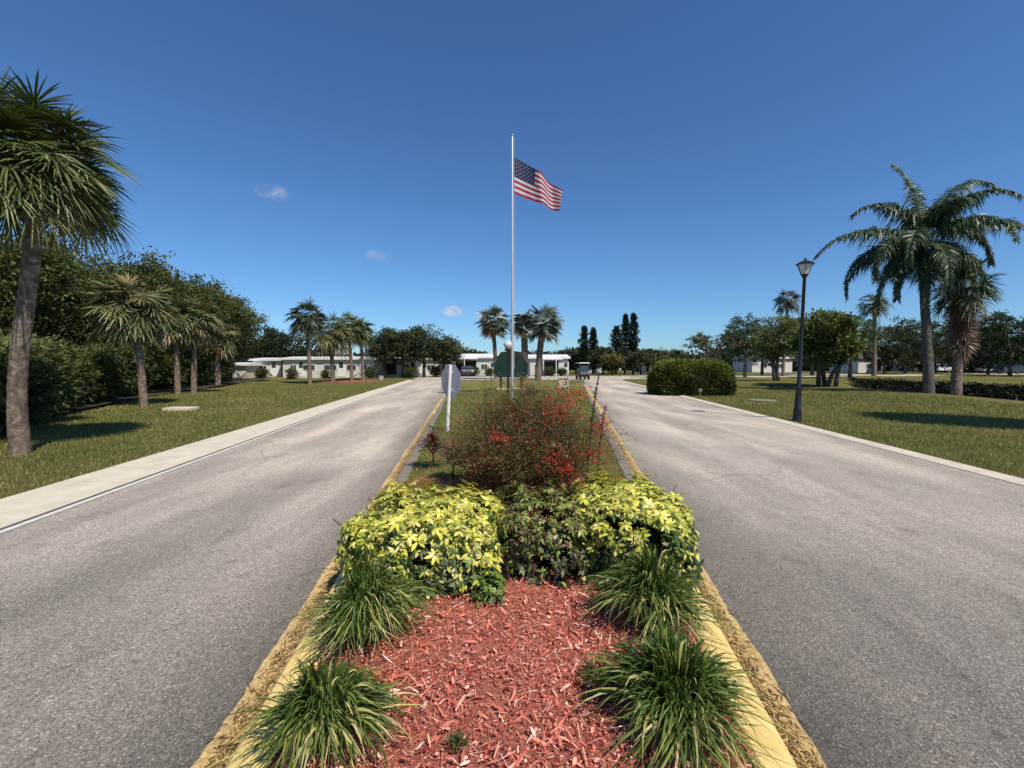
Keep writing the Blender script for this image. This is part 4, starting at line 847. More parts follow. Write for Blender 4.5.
# Norfolk pines
def norfolk(label, px, ytop, Yd, r, seed, group):
    rng = np.random.default_rng(seed); x = xat(px, Yd); h = hz(ytop, Yd); t = thing('norfolk_pine', label, 'tree', (x, Yd, gz(x, Yd)), group=group)
    a = Acc(); tube(a, [(0, 0, -.2), (0, 0, h * .5), (0, 0, h)], [.22, .15, .02], 8); a.build('trunk', M['dark_bark'], t)
    b = Acc(); nt_ = int(h / .34); P = []; D = []
    for k in range(nt_):
        u = k / nt_; z = h * (.1 + .9 * u); rr_ = r * 1.15 * (1 - u) ** .75 * (.35 + .85 * rng.random()) + .08
        for j in range(5):
            az = j * 1.26 + k * .5 + rng.normal(0, .1); n = 34; s = rng.random(n) ** .7 * rr_; p = np.stack([math.cos(az) * s, math.sin(az) * s, z + .18 * s ** 1.3 / max(rr_, .3) + rng.normal(0, .1, n)], 1) + rng.normal(0, .08, (n, 3)); P.append(p); D.append(np.tile([math.cos(az), math.sin(az), .6], (n, 1)) + rng.normal(0, .5, (n, 3)))
    P = np.concatenate(P); D = np.concatenate(D); c = np.array([(0.02, 0.032, 0.018)]) * (.6 + 1.6 * rng.random((len(P), 1)) ** 2)
    leaves(b, P, D, .32, .07, c, rng); b.build('crown', M['leaf'], t)
NG = 'columnar conifers on the skyline'
for k, (px, ty, Yd, r_, lab) in enumerate([(584, 326, 75, 1.5, 'leftmost slim conifer of the pair above the golf cart'), (593, 328, 78, 1.4, 'right slim conifer of the pair above the golf cart'), (616, 326, 76, 1.9, 'left shorter conifer of the three skyline conifers'),
                                  (625, 314, 80, 1.8, 'middle conifer of the three skyline conifers'), (633, 313, 77, 1.6, 'right pointed conifer of the three skyline conifers')]): norfolk(lab, px, ty, Yd, r_, 260 + k, NG)

# mid-distance small trees and palms around the far junction
for k, (px, ty, Yd, r_, cl_, lab) in enumerate([
    (566, 351, 88, 1.8, (0.05, 0.07, 0.03), 'small round tree right of the pale centre house'), (576, 352, 78, 1.8, (0.10, 0.10, 0.04), 'olive shrubby tree left of the golf cart'),
    (603, 347, 74, 2.2, (0.07, 0.09, 0.04), 'green tree between the two conifer groups'), (612, 354, 70, 1.8, (0.22, 0.19, 0.05), 'yellowish low tree under the skyline conifers'),
    (641, 350, 72, 2.2, (0.09, 0.10, 0.04), 'green tree right of the skyline conifers'), (655, 348, 74, 2.2, (0.06, 0.08, 0.03), 'dark tree left of the round hedge'), (673, 346, 62, 2.0, (0.11, 0.13, 0.04), 'light green tree rising over the left end of the round hedge'),
    (478, 352, 100, 3.0, (0.05, 0.07, 0.03), 'distant tree behind the roof left of the flagpole')]):
    h = hz(ty, Yd); E = ell_rand(rng, r_, h * .15, h, 6)
    tree('small_tree', lab, xat(px, Yd), Yd, E, h * .4, .14, 80, 30, .5, .28, (0.015, 0.025, 0.01), cl_, 280 + k)

# bare branched spreading tree right of hedge
def bare_tree(label, px, by, ty, r_, seed):
    x, y = gp(px, by); h = hz(ty, y); rng = np.random.default_rng(seed); t = thing('spreading_tree', label, 'tree', (x, y, gz(x, y)))
    a = Acc(); tube(a, [(0, 0, -.2), (0.1, 0, h * .22), (0, 0, h * .36)], [.3, .24, .22], 9)
    E = []
    for k in range(13):
        az = rng.random() * 6.28; rr_ = r_ * (.35 + .65 * rng.random()); e = np.array([math.cos(az) * rr_, math.sin(az) * rr_, h * (.94 - .28 * (rr_ / r_) ** 2)]); s = np.array([0, 0, h * .34]); m = s * .55 + e * .45 + (0, 0, .35)
        tube(a, [s, m, e], [.13, .08, .03], 6)
        for q in range(3):
            e2 = e + rng.normal(0, .8, 3) * (1, 1, .4); tube(a, [m, m * .4 + e2 * .6 + (0, 0, .2), e2], [.05, .035, .015], 5)
        E.append((e[0], e[1], e[2], r_ * .3, r_ * .3, h * .10))
    a.build('trunk', M['grey_bark'], t); blob_mesh(E, 110, 30, .45, .22, (0.03, 0.04, 0.02), (0.13, 0.14, 0.06), seed, flat=.5).build('crown', M['leaf'], t)
bare_tree('wide spreading tree with pale bare branches behind the round hedge', 712, 377, 330, 3.2, 290)

RG = 'trees on the lawn right of the road'
def tpx(name, label, px, by, ty, r_, cd, cl, seed, n=150, per=36, ll=.24, hb=.2, multi=1, bark='grey_bark', group=None, cr=.55, lw=.3, nl=6, h0=.4):
    x, y = gp(px, by); h = hz(ty, y); E = ell_rand(rng, r_ * 1.12, h * hb, h * 1.1, 8); return tree(name, label, x, y, E, h * h0, .14 if multi > 1 else .2, n, per, cr, ll, cd, cl, seed, group, bark, multi, nl=nl, lw=lw)
tpx('leafy_tree', 'blue green tree behind the wide spreading tree', 745, 377, 318, 2.6, (0.03, 0.05, 0.03), (0.10, 0.14, 0.09), 300, group=RG)
tpx('leafy_tree', 'light green multi stemmed tree directly left of the street lamp', 776, 381, 322, 2.4, (0.035, 0.055, 0.02), (0.19, 0.22, 0.08), 301, hb=.32, multi=3, group=RG)
tpx('leafy_tree', 'glossy yellow green tree with pale stems right of the street lamp', 826, 386, 318, 2.0, (0.025, 0.04, 0.012), (0.17, 0.20, 0.045), 302, multi=4, hb=.25, ll=.3, group=RG, n=190)
tpx('leafy_tree', 'greyish green tree behind the glossy yellow green one', 850, 378, 318, 3.2, (0.02, 0.035, 0.015), (0.11, 0.14, 0.06), 303, group=RG)
tpx('leafy_tree', 'dark tree behind the trunk of the big feathery palm', 905, 374, 322, 4.6, (0.014, 0.024, 0.012), (0.07, 0.10, 0.045), 304, n=230, ll=.3, group=RG)
tpx('leafy_tree', 'dark tree below the shaggy palm across the canal', 962, 374, 318, 5.2, (0.014, 0.024, 0.012), (0.085, 0.11, 0.045), 305, n=230, ll=.3, group=RG)
tpx('leafy_tree', 'low dark tree at the right edge of the photo across the canal', 1010, 376, 322, 3.6, (0.010, 0.018, 0.009), (0.05, 0.075, 0.03), 306, n=200, ll=.28, group=RG)
tpx('leafy_tree', 'dark tree just past the right edge across the canal', 1060, 376, 312, 4.0, (0.010, 0.018, 0.009), (0.05, 0.075, 0.03), 307, n=160, ll=.28, group=RG)
tpx('leafy_tree', 'dense tree between the two fan palms on the right', 812, 375.5, 322, 4.2, (0.015, 0.026, 0.012), (0.09, 0.12, 0.05), 308, n=200, ll=.3, group=RG)

tpx('leafy_tree', 'dark tree filling the gap between the feathery palm and the shaggy palm', 935, 373.5, 326, 5.0, (0.014, 0.024, 0.012), (0.08, 0.105, 0.045), 311, n=240, ll=.32, group=RG, hb=.12)
tpx('leafy_tree', 'low dark tree under the far fan palm', 884, 374, 330, 3.6, (0.014, 0.024, 0.012), (0.09, 0.12, 0.05), 312, n=200, ll=.3, group=RG, hb=.12)
tpx('leafy_tree', 'bushy dark tree right of the shaggy palm across the canal', 988, 374.5, 332, 3.6, (0.012, 0.02, 0.01), (0.06, 0.085, 0.035), 313, n=220, ll=.3, group=RG, hb=.12)
tpx('leafy_tree', 'grey green tree seen between the spreading tree and the street lamp', 762, 375, 327, 3.6, (0.02, 0.035, 0.02), (0.11, 0.14, 0.08), 314, n=180, ll=.3, group=RG, hb=.2)
# hedge bush
x0, y0 = gp(657, 396); x1, _ = gp(741, 396)
hx, hy = (x0 + x1) / 2, y0 + 1.15
t = thing('rounded_hedge', 'large clipped rounded green hedge beside the right road', 'hedge', (hx, hy, 0))
rng2 = np.random.default_rng(310); n = 20000; th = rng2.random(n) * 6.283; ph = np.arccos(1 - rng2.random(n)); ex = 0.55
def se(v, e): return np.sign(v) * np.abs(v) ** e
RX, RY, RZ = (x1 - x0) / 2, 1.2, 1.88
base_d = np.stack([se(np.cos(th), ex) * np.sin(ph) ** .5, se(np.sin(th), ex) * np.sin(ph) ** .5, np.abs(np.cos(ph)) ** .55], 1)
rr_ = 0.86 + 0.14 * rng2.random(n) + .035 * np.sin(th * 9) * np.sin(ph * 7); p = base_d * rr_[:, None] * (RX, RY, RZ); low = rng2.random(n) < .3; p[low, 2] *= rng2.random(low.sum())
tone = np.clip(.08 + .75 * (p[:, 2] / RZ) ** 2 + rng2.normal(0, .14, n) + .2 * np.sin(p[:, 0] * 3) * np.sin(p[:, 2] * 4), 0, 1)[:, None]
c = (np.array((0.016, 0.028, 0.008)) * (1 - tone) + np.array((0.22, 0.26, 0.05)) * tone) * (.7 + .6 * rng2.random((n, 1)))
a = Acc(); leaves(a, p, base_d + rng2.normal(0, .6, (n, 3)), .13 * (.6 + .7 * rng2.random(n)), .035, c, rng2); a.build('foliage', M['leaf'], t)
a = Acc(); tr = np.linspace(0, 2 * math.pi, 24, endpoint=False)
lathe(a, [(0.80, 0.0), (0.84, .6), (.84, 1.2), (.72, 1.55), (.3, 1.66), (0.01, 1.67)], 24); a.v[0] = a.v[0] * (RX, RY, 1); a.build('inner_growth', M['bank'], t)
a = Acc()
for k in range(5): tube(a, [((-1.2 + .6 * k), 0, -.1), ((-1.3 + .6 * k), .1, 1.0)], [.05, .03], 6)
a.build('stems', M['dark_bark'], t)
sx0 = xat(700, y0 - .12); t = thing('hedge_marker', 'small white marker plate standing in front of the round hedge', 'sign', (sx0, y0 - .2, 0))
a = Acc(); box(a, -.09, .09, -.01, .01, .24, .38); a.build('plate', M['grey_conc'], t); a = Acc(); box(a, -.015, .015, .011, .03, -.05, .40); a.build('post', M['grey_conc'], t)

# canal bank growth
def bank():
    rng = np.random.default_rng(320); a = Acc(); n = 26000; y = 3 + rng.random(n) * 58; side = rng.random(n) < .75
    x = np.where(side, CX1 - 3.4 + rng.random(n) * 3.2, CX0 + .6 + rng.random(n) * 2.6); z = -.05 + canal_depth(x, y) + rng.random(n) ** 3 * .35 * np.abs(np.sin(y * 1.3) * np.sin(y * .47 + x)) - .05
    m = (z > -1.75) & (canal_depth(x, y) < -.15); p = np.stack([x, y, z], 1)[m]; n = len(p); c = np.array([(0.013, 0.016, 0.008)]) * (.4 + 1.6 * rng.random((n, 1)) ** 2)
    leaves(a, p, np.array([0, 0, .3]) + rng.normal(0, .5, (n, 3)), .32 * (.5 + rng.random(n)), .06, c, rng)
    tag(a.build('canal_bank_growth', M['leaf']), 'dark low growth covering the shaded canal banks on the right', 'ground cover', kind='stuff')
bank()
# distant wood band
def far_band():
    rng = np.random.default_rng(330); a = Acc(); n = 70000; cl = 900; ang = rng.random(cl) * rad(116) - rad(58); R = 128 + rng.random(cl) * 26; cx, cy = np.sin(ang) * R, np.cos(ang) * R
    h = 3.0 + 2.2 * np.abs(np.sin(ang * 9)) * np.abs(np.sin(ang * 23 + 1)) + rng.random(cl) * 1.6
    k = rng.integers(cl, size=n); d = unit(rng.normal(size=(n, 3))); p = np.stack([cx[k], cy[k], h[k] * .5], 1) + d * np.stack([3.4 + 0 * h[k], 3 + 0 * h[k], h[k] * .55], 1) * (.75 + .25 * rng.random((n, 1)))
    tone = np.clip((p[:, 2] / 6) + rng.normal(0, .2, n), 0, 1)[:, None]; c = (np.array((0.02, 0.03, 0.018)) * (1 - tone) + np.array((0.07, 0.09, 0.05)) * tone)
    leaves(a, p, d + rng.normal(0, .6, (n, 3)), 1.1, .4, c, rng); tag(a.build('distant_woodland', M['leaf']), 'distant dark belt of trees along the horizon', 'woodland', kind='stuff')
far_band()

# ------------------------------------------------------------------ houses
def house(label, px0, px1, Yd, h, depth=7.0, wall='siding', roof='roof_white', wins=(), doors=(), carport=None, name='mobile_home', rz=0.0, pitch=.35, zb=0.0):
    X0, X1 = xat(px0, Yd), xat(px1, Yd); W = X1 - X0; t = thing(name, label, 'house', (X0, Yd, zb), rz)
    a = Acc(); box(a, 0, W, 0, depth, -.1, h); a.build('wall', M[wall], t)
    a = Acc(); o = .35; e = h + .01; r = h + pitch + .12
    v = [(-o, -o, e), (W + o, -o, e), (W + o, depth + o, e), (-o, depth + o, e), (-o, -o, e + .22), (W + o, -o, e + .22), (W + o, depth + o, e + .22), (-o, depth + o, e + .22), (-o, depth / 2, r + .15), (W + o, depth / 2, r + .15)]
    a.add(v, q=[(0, 1, 5, 4), (2, 3, 7, 6), (4, 5, 9, 8), (8, 9, 6, 7), (3, 2, 1, 0), (0, 4, 8, 8), (1, 2, 6, 5)], t=[(5, 6, 9), (7, 4, 8)]); a.q[0] = a.q[0][[0, 1, 2, 3, 4, 6]]; a.add([(-o, -o, e), (-o, depth + o, e), (-o, depth + o, e + .22), (-o, -o, e + .22)], q=[(0, 3, 2, 1)])
    ro = a.build('roof', M[roof], t)
    for (u, ww, z0, z1) in wins:
        f = Acc(); x0 = u * W; box(f, x0, x0 + ww, -.05, .04, z0, z1); fo = f.build('window', M['trim'], t)
        g = Acc(); box(g, x0 + .07, x0 + ww / 2 - .025, -.065, -.045, z0 + .07, z1 - .07); box(g, x0 + ww / 2 + .025, x0 + ww - .07, -.065, -.045, z0 + .07, z1 - .07); g.build('pane', M['glass'], fo)
    for u in doors:
        f = Acc(); x0 = u * W; box(f, x0, x0 + .9, -.04, .03, .15, 2.1); fo = f.build('door', M['trim'], t); g = Acc(); box(g, x0 + .2, x0 + .7, -.055, -.035, 1.2, 1.9); g.build('pane', M['glass'], fo)
    if carport:
        c0, c1 = carport; a = Acc(); box(a, c0 * W, c1 * W, -3.2, -.36, h - .16, h - .02); cp = a.build('carport_roof', M['trim'], t)
        k = 0; xx = c0 * W + .1
        while xx <= c1 * W - .05:
            p = Acc(); box(p, xx - .05, xx + .05, -3.15, -3.05, -.1, h - .165); p.build('post', M['trim'], t); xx += max(1.8, (c1 - c0) * W / 5 - .05)
        s = Acc(); box(s, c0 * W + .3, c1 * W - .3, -.06, -.02, .3, h - .35); s.build('opening_shade_panel', M['shade'], t)  # dark panel on the wall paints the shade inside the open carport
    return t
H = 2.35
house('low cream shed at the edge of the left wood', 229, 246, 52, 1.45, 3, 'siding_cream', 'roof_white', wins=(), doors=(), name='shed', pitch=.12)
house('white garage wing left of the long white house', 253, 281, 55, 2.05, 6, 'siding', 'roof_white', wins=((.25, .9, .7, 1.5),), doors=(.62,), name='house_wing', pitch=.15)
house('long white mobile home behind the lawn palms', 283, 374, 54, 2.15, 7, 'siding', 'roof_white', wins=((.08, .8, .8, 1.6), (.22, 1.5, .9, 1.6), (.45, 1.6, .9, 1.6), (.7, 1.2, .9, 1.6), (.85, .8, .9, 1.6)), doors=(.16, .6), pitch=.18)
house('white mobile home with a dark carport, right of the long white one', 376, 414, 58, 2.1, 7, 'siding', 'roof_grey', wins=((.7, .9, .8, 1.6),), doors=(.88,), carport=(.02, .6), pitch=.2)
house('pale mobile home behind the dark trees at the left road end', 418, 447, 62, 2.2, 7, 'siding', 'roof_white', wins=((.3, 1.2, .8, 1.6), (.65, 1, .8, 1.6)), doors=(.12,), pitch=.2)
house('white roofed home with an open carport left of the flagpole', 452, 496, 66, 2.5, 8, 'siding', 'roof_white', wins=((.66, 1.0, .9, 1.7),), doors=(.85,), carport=(.04, .6), pitch=.5)
house('white roofed home right of the flagpole', 530, 568, 67, 2.45, 8, 'siding', 'roof_white', wins=((.12, 1.2, .9, 1.7),), doors=(.86,), carport=(.3, .8), pitch=.45)
house('small pale home right of the golf cart', 586, 602, 86, 2.6, 7, 'siding_grey', 'roof_white', wins=((.3, 1.2, .9, 1.7),), pitch=.5)
house('low home left of the round hedge', 643, 676, 84, 2.6, 7, 'siding', 'roof_grey', wins=((.5, 1.2, .9, 1.7),), carport=(.05, .45), pitch=.4)
house('white house glimpsed between the trees left of the street lamp', 752, 792, 92, 2.7, 8, 'siding', 'roof_white', wins=((.2, 1.4, .9, 1.8), (.6, 1.4, .9, 1.8)), pitch=.5)
house('white gabled house seen under the fan palm on the right', 858, 884, 88, 2.6, 8, 'siding', 'roof_grey', wins=((.3, 1.2, .9, 1.8),), carport=(.5, .95), pitch=.7)
house('long white home across the canal behind the feathery palm', 896, 948, 98, 2.7, 8, 'siding', 'roof_grey', wins=((.1, 1.4, .9, 1.8), (.3, 1.4, .9, 1.8)), carport=(.4, .7), pitch=.6)
house('white home across the canal right of the shaggy palm', 962, 1000, 94, 2.5, 8, 'siding', 'roof_white', wins=((.15, 1.2, .9, 1.8), (.7, 1.2, .9, 1.8)), carport=(.3, .6), pitch=.5)

fs = [(262, 52, .8, 'dark shrub against the white garage wing'), (292, 51, .9, 'rounded dark shrub at the left end of the long white house'), (326, 51.5, .6, 'low shrub under the windows of the long white house'), (371, 52, .9, 'shrub at the right end of the long white house'),
      (410, 54, 1.0, 'shrub in front of the home with the dark carport'), (436, 58, 1.0, 'shrub in front of the pale home behind the dark trees'), (474, 62.5, .9, 'shrub beside the open carport left of the flagpole'), (489, 63, .8, 'small shrub at the right corner of the home left of the flagpole'),
      (549, 63.5, 1.0, 'shrub in front of the home right of the flagpole'), (562, 64, .8, 'small shrub at the corner of the home right of the flagpole')]
for k, (px, Yd, hh, lab) in enumerate(fs): shrub('garden_shrub', lab, xat(px, Yd), Yd, hh * .8, hh * .6, hh * 1.35, 50, 26, .16, (0.015, 0.025, 0.01), (0.10 + .03 * (k % 3), 0.13, 0.04), 500 + k, 'garden shrubs in front of the white homes')
# ------------------------------------------------------------------ vehicles
def wheel(t, x, y, r, w, name='wheel'):
    a = Acc(); pr = [(r * .62, -w / 2), (r * .95, -w / 2), (r, -w * .3), (r, w * .3), (r * .95, w / 2), (r * .62, w / 2)]; lathe(a, pr, 18)
    v = a.v[0].copy(); a.v[0] = np.stack([v[:, 2], v[:, 0], v[:, 1]], 1); o = a.build('wheel', M['rubber'], t, smooth=True, loc=(x, y, r))
    a = Acc(); lathe(a, [(0.01, -w * .42), (r * .6, -w * .38), (r * .62, 0), (r * .6, w * .38), (0.01, w * .42)], 14); v = a.v[0].copy(); a.v[0] = np.stack([v[:, 2], v[:, 0], v[:, 1]], 1); a.build('rim', M['rim'], o); return o
def car(label, x, y, rz, mat, kind=0):
    t = thing('parked_car', label, 'car', (x, y, 0.01 + max(gz(x, y), 0)), rz); Wd = .86
    if kind == 0: prof = [(-2.2, .35), (-2.25, .7), (-2.1, .92), (-1.1, 1.0), (1.35, 1.0), (2.1, .95), (2.25, .6), (2.2, .35)]; gh = [(-1.15, 1.0), (-.45, 1.42), (.9, 1.45), (1.6, 1.0)]
    else: prof = [(-2.3, .4), (-2.35, .8), (-2.2, 1.05), (-1.2, 1.12), (2.1, 1.12), (2.3, 1.0), (2.35, .5), (2.3, .4)]; gh = [(-1.2, 1.12), (-.6, 1.7), (1.9, 1.72), (2.2, 1.12)]
    def ext(pr, w0, w1, zt=None):
        a = Acc(); n = len(pr); zz = [p[1] for p in pr]; zm, zM = min(zz), max(zz); V = []
        for s in (-1, 1):
            for yy_, z_ in pr: V.append((s * (w0 + (w1 - w0) * (z_ - zm) / max(zM - zm, .01)), yy_, z_))
        a.add(V, q=[(k, (k + 1) % n, n + (k + 1) % n, n + k) for k in range(n)]); c = len(V)
        tr = [(0, k + 1, k) for k in range(1, n - 1)] + [(n, n + k, n + k + 1) for k in range(1, n - 1)]; a.t.append(np.array(tr)); return a
    ext(prof, .88, .84).build('body', M[mat], t); cb = ext(gh, .80, .62).build('cabin', M[mat], t)
    g = Acc(); z0, z1 = gh[0][1] + .06, gh[1][1] - .07
    for s in (-1, 1):
        y0_, y1_, y2_, y3_ = gh[0][0] + .25, gh[1][0] + .05, gh[2][0] - .05, gh[3][0] - .2
        g.add([(s * .80, y0_, z0), (s * .80, y3_, z0), (s * .66, y2_, z1), (s * .66, y1_, z1)], q=[(0, 1, 2, 3)])
    g.add([(-.72, gh[0][0] + .03, z0), (.72, gh[0][0] + .03, z0), (.58, gh[1][0] - .08, z1), (-.58, gh[1][0] - .08, z1)], q=[(0, 1, 2, 3)]); g.v[-1][:, 1] -= .05
    g.add([(-.72, gh[3][0] + .0, z0), (.72, gh[3][0] + .0, z0), (.58, gh[2][0] + .1, z1), (-.58, gh[2][0] + .1, z1)], q=[(0, 1, 2, 3)]); g.build('window', M['glass'], t)
    for sx in (-.78, .78):
        for sy in (-1.4, 1.4): wheel(t, sx, sy, .33, .22)
    for sx in (-.6, .6):
        h_ = Acc(); box(h_, sx - .14, sx + .14, prof[1][0] - .02, prof[1][0] + .06, .66, .8); h_.build('headlight', M['lamp_glass'], t)
    return t
car('white car parked by the home right of the shaggy palm', xat(992, 88), 88, 1.35, 'car_white')
car('white van parked behind the trunk of the feathery palm', xat(938, 92), 92, 1.5, 'car_white', 1)
car('dark van parked under the low tree at the right edge of the photo', xat(1013, 76), 76, 1.5, 'car_dark', 1)
car('dark car parked in front of the home left of the flagpole', xat(466, 61.2), 61.8, .2, 'car_dark')

def golf_cart():
    x, y = gp(582.5, 379.5); t = thing('golf_cart', 'dark golf cart with a white roof driving up the right road', 'golf cart', (x, y, .006), 0.1)
    a = Acc(); pr = [(-1.15, .3), (-1.2, .55), (-1.0, .78), (-.55, .82), (-.45, .42), (.05, .42), (.1, .72), (.55, .74), (.6, .55), (1.15, .6), (1.2, .32)]; n = len(pr); V = [(s * .52, q, z) for s in (-1, 1) for q, z in pr]
    a.add(V, q=[(k, (k + 1) % n, n + (k + 1) % n, n + k) for k in range(n)])
    for k in range(n - 2): a.t.append(np.array([(0, k + 2, k + 1), (n, n + k + 1, n + k + 2)]))
    a.build('body', M['cart_body'], t)
    a = Acc(); box(a, -.62, .62, -.85, .95, 1.80, 1.87); box(a, -.55, .55, -.78, .88, 1.871, 1.90); a.build('roof', M['white_metal'], t)
    for sx in (-.54, .54):
        for p0, p1 in (((sx, -.85, .75), (sx, -.65, 1.8)), ((sx, .65, .7), (sx, .78, 1.8))):
            a = Acc(); tube(a, [p0, p1], .02, 6); a.build('post', M['black_metal'], t)
    a = Acc(); a.add([(-.5, -.84, .86), (.5, -.84, .86), (.5, -.70, 1.55), (-.5, -.70, 1.55)], q=[(0, 1, 2, 3)]); a.build('windscreen', M['glass'], t)
    a = Acc(); box(a, -.48, .48, .05, .55, .745, .87); box(a, -.48, .48, .5, .62, .875, 1.25); a.build('seat', M['seat'], t)
    a = Acc(); box(a, -.40, .40, -1.215, -1.19, .5, .60); a.build('front_panel', M['black_metal'], t)
    t.scale = (.92, .92, .95)
    a = Acc(); tube(a, [(-.25, -.75, .8), (-.25, -.4, 1.05)], .02, 6); lathe(a, [(.17, 1.04), (.19, 1.055), (.17, 1.07), (.15, 1.055), (.17, 1.04)], 14, (-.25, -.38)); a.build('steering_wheel', M['black_metal'], t)
    for sx in (-.48, .48):
        for sy in (-.85, .8): wheel(t, sx, sy, .23, .2)
    for sx in (-.38, .38): a = Acc(); box(a, sx - .07, sx + .07, -1.27, -1.19, .735, .80); a.build('headlight', M['lamp_glass'], t)
golf_cart()

# ------------------------------------------------------------------ street furniture
# stop sign seen from behind
x, y = gp(449, 436); x = (x); t = thing('stop_sign', 'back of an octagonal road sign on a white post in the median', 'sign', (x, y, .07), rad(-48))
R8 = 0.375 / math.cos(math.pi / 8); zc = hz(381, y) - .07 - .0
a = Acc(); prof = []
V = []; 
for yy_ in (-.0, -.004):
    for k in range(8): th = (k + .5) * math.pi / 4; V.append((R8 * math.cos(th), yy_ + .06, zc + R8 * math.sin(th)))
a.add(V + [(0, .06, zc), (0, .056, zc)], q=[(k, (k + 1) % 8, 8 + (k + 1) % 8, 8 + k) for k in range(8)], t=[(16, (k + 1) % 8, k) for k in range(8)] + [(17, 8 + k, 8 + (k + 1) % 8) for k in range(8)])
panel = a.build('sign_panel', M['sign_back'], t)
a = Acc(); lean = 0.14
tube(a, [(-.07, 0, -.1), (-.02, 0, .5), (.08, 0, zc + .36)], [.038, .038, .038], 12); a.build('post', M['white_metal'], t)
for zz in (zc - .2, zc + .2):
    a = Acc(); box(a, -.05, .09, .03, .054, zz - .03, zz + .03); br = a.build('bracket', M['sign_back'], t)
    a = Acc(); tube(a, [(.02, .03, zz), (.02, -.05, zz)], .012, 8); a.build('bolt', M['pole_metal'], br)

# median lamp with globe
x, y = gp(508, 418); zt = hz(350, y) - .09
t = thing('globe_lamp', 'slim black lamp post with a white globe standing in the median before the flagpole', 'street lamp', (x, y, .09))
a = Acc(); lathe(a, [(.001, -.1), (.10, -.1), (.10, .04), (.06, .10), (.05, .35), (.035, .45), (.032, zt - .12), (.05, zt - .10), (.05, zt - .04), (.001, zt - .03)], 14); a.build('post', M['black_metal'], t, smooth=True)
a = Acc(); lathe(a, [(.001, zt - .03), (.09, zt - .02), (.11, zt + .02), (.07, zt + .05), (.001, zt + .05)], 16); a.build('globe_fitter', M['black_metal'], t, smooth=True)
a = Acc(); lathe(a, [(.13 * math.sin(q * math.pi / 12) + .001, zt + .155 - .125 * math.cos(q * math.pi / 12)) for q in range(13)], 20); a.build('globe', M['lamp_glass'], t, smooth=True)

# right street lamp
x, y = gp(797, 420.5); h = hz(262, y)
t = thing('street_lamp', 'tall black lamp post with a tapered lantern on the right lawn', 'street lamp', (x, y, gz(x, y)))
t.rotation_euler = (0, rad(1.4), 0); hp = hz(277, y)
a = Acc(); lathe(a, [(.001, -.2), (.13, -.2), (.13, .02), (.12, .05), (.105, .30), (.11, .34), (.085, .38), (.075, .9), (.085, .95), (.055, 1.0), (.048, hp * .6), (.042, hp), (.07, hp + .02), (.07, hp + .05), (.03, hp + .06), (.001, hp + .06)], 16); a.build('post', M['black_metal'], t, smooth=True)
zl = hp + .06
a = Acc(); lathe(a, [(.001, zl), (.09, zl), (.11, zl + .03), (.001, zl + .035)], 6); la = a.build('lantern_base', M['black_metal'], t)
a = Acc(); lathe(a, [(.095, zl + .035), (.20, zl + .30)], 6); a.build('lantern_glass', M['pane'], t)
a = Acc()
for k in range(6): th = k * math.pi / 3; tube(a, [(.10 * math.cos(th), .10 * math.sin(th), zl + .03), (.207 * math.cos(th), .207 * math.sin(th), zl + .30)], .006, 5)
a.build('lantern_frame', M['black_metal'], t)
a = Acc(); lathe(a, [(.001, zl + .295), (.225, zl + .30), (.235, zl + .32), (.15, zl + .38), (.05, zl + .42), (.03, zl + .44), (.035, zl + .47), (.001, zl + .50)], 12); a.build('lantern_cap', M['black_metal'], t)

# flagpole and flag
x, y = gp(513, 401); hp = hz(139, y); x -= .03
t = thing('flagpole', 'tall silver flagpole standing in the median', 'flagpole', (x, y, .10))
a = Acc(); lathe(a, [(.001, -.1), (.16, -.1), (.16, .03), (.09, .06), (.065, .12), (.055, 2), (.027, hp), (.022, hp + .01), (.001, hp + .015)], 16); a.build('pole', M['pole_metal'], t, smooth=True)
a = Acc(); lathe(a, [(.05 * math.sin(q * math.pi / 8) + .001, hp + .06 - .05 * math.cos(q * math.pi / 8)) for q in range(9)], 12); a.build('finial', M['pole_metal'], t, smooth=True)
a = Acc(); tube(a, [(.085, -.02, 1.3), (.07, -.02, hp - .05)], .006, 5); a.build('halyard', M['white_metal'], t)
a = Acc(); lathe(a, [(.001, -.03), (.42, -.03), (.42, .012), (.40, .02), (.001, .022)], 24); a.build('footing', M['concrete'], t)
ft = thing('national_flag', 'red, white and blue striped flag with white stars flying from the pole', 'flag', (x, y, .10))
ztop, zbot = hz(157, y) - .10, hz(194, y) - .10
HO = ztop - zbot; FL = 2.85
def fpos(u, v):
    """u 0..1 along the fly, v 0 bottom .. 1 top"""
    xx = 0.09 + 2.12 * u - .10 * (1 - v) * u + .06 * math.sin(u * 6.0)
    zz = zbot + v * HO * (1 - .30 * u) - .62 * u + .0 * (1 - u) - (.20 * u * u) * v + .06 * math.sin(u * 7 + 1.0 + v) * u ** .5
    yy_ = .30 * math.sin(u * 8.5 + v * .8) * u ** .6 + .10 * math.sin(u * 17 + v * 2.0) * u + .5 * u * .6
    return (xx, yy_, zz)
NU, NV = 60, 26
def flagpart(test, mat, name):
    a = Acc(); used = {}; V = []; q = []
    def vid(i, j):
        if (i, j) not in used: used[(i, j)] = len(V); V.append(fpos(i / NU, j / NV))
        return used[(i, j)]
    for i in range(NU):
        for j in range(NV):
            if test(i, j): q.append((vid(i, j), vid(i + 1, j), vid(i + 1, j + 1), vid(i, j + 1)))
    a.add(V, q=q); return a.build(name, M[mat], ft, smooth=True)
canton = lambda i, j: i < NU * .4 and j >= 12
flagpart(lambda i, j: not canton(i, j) and (j // 2) % 2 == 0, 'flag_red', 'red_stripes')
flagpart(lambda i, j: not canton(i, j) and (j // 2) % 2 == 1, 'flag_white', 'white_stripes')
flagpart(canton, 'flag_blue', 'canton')
st = Acc()
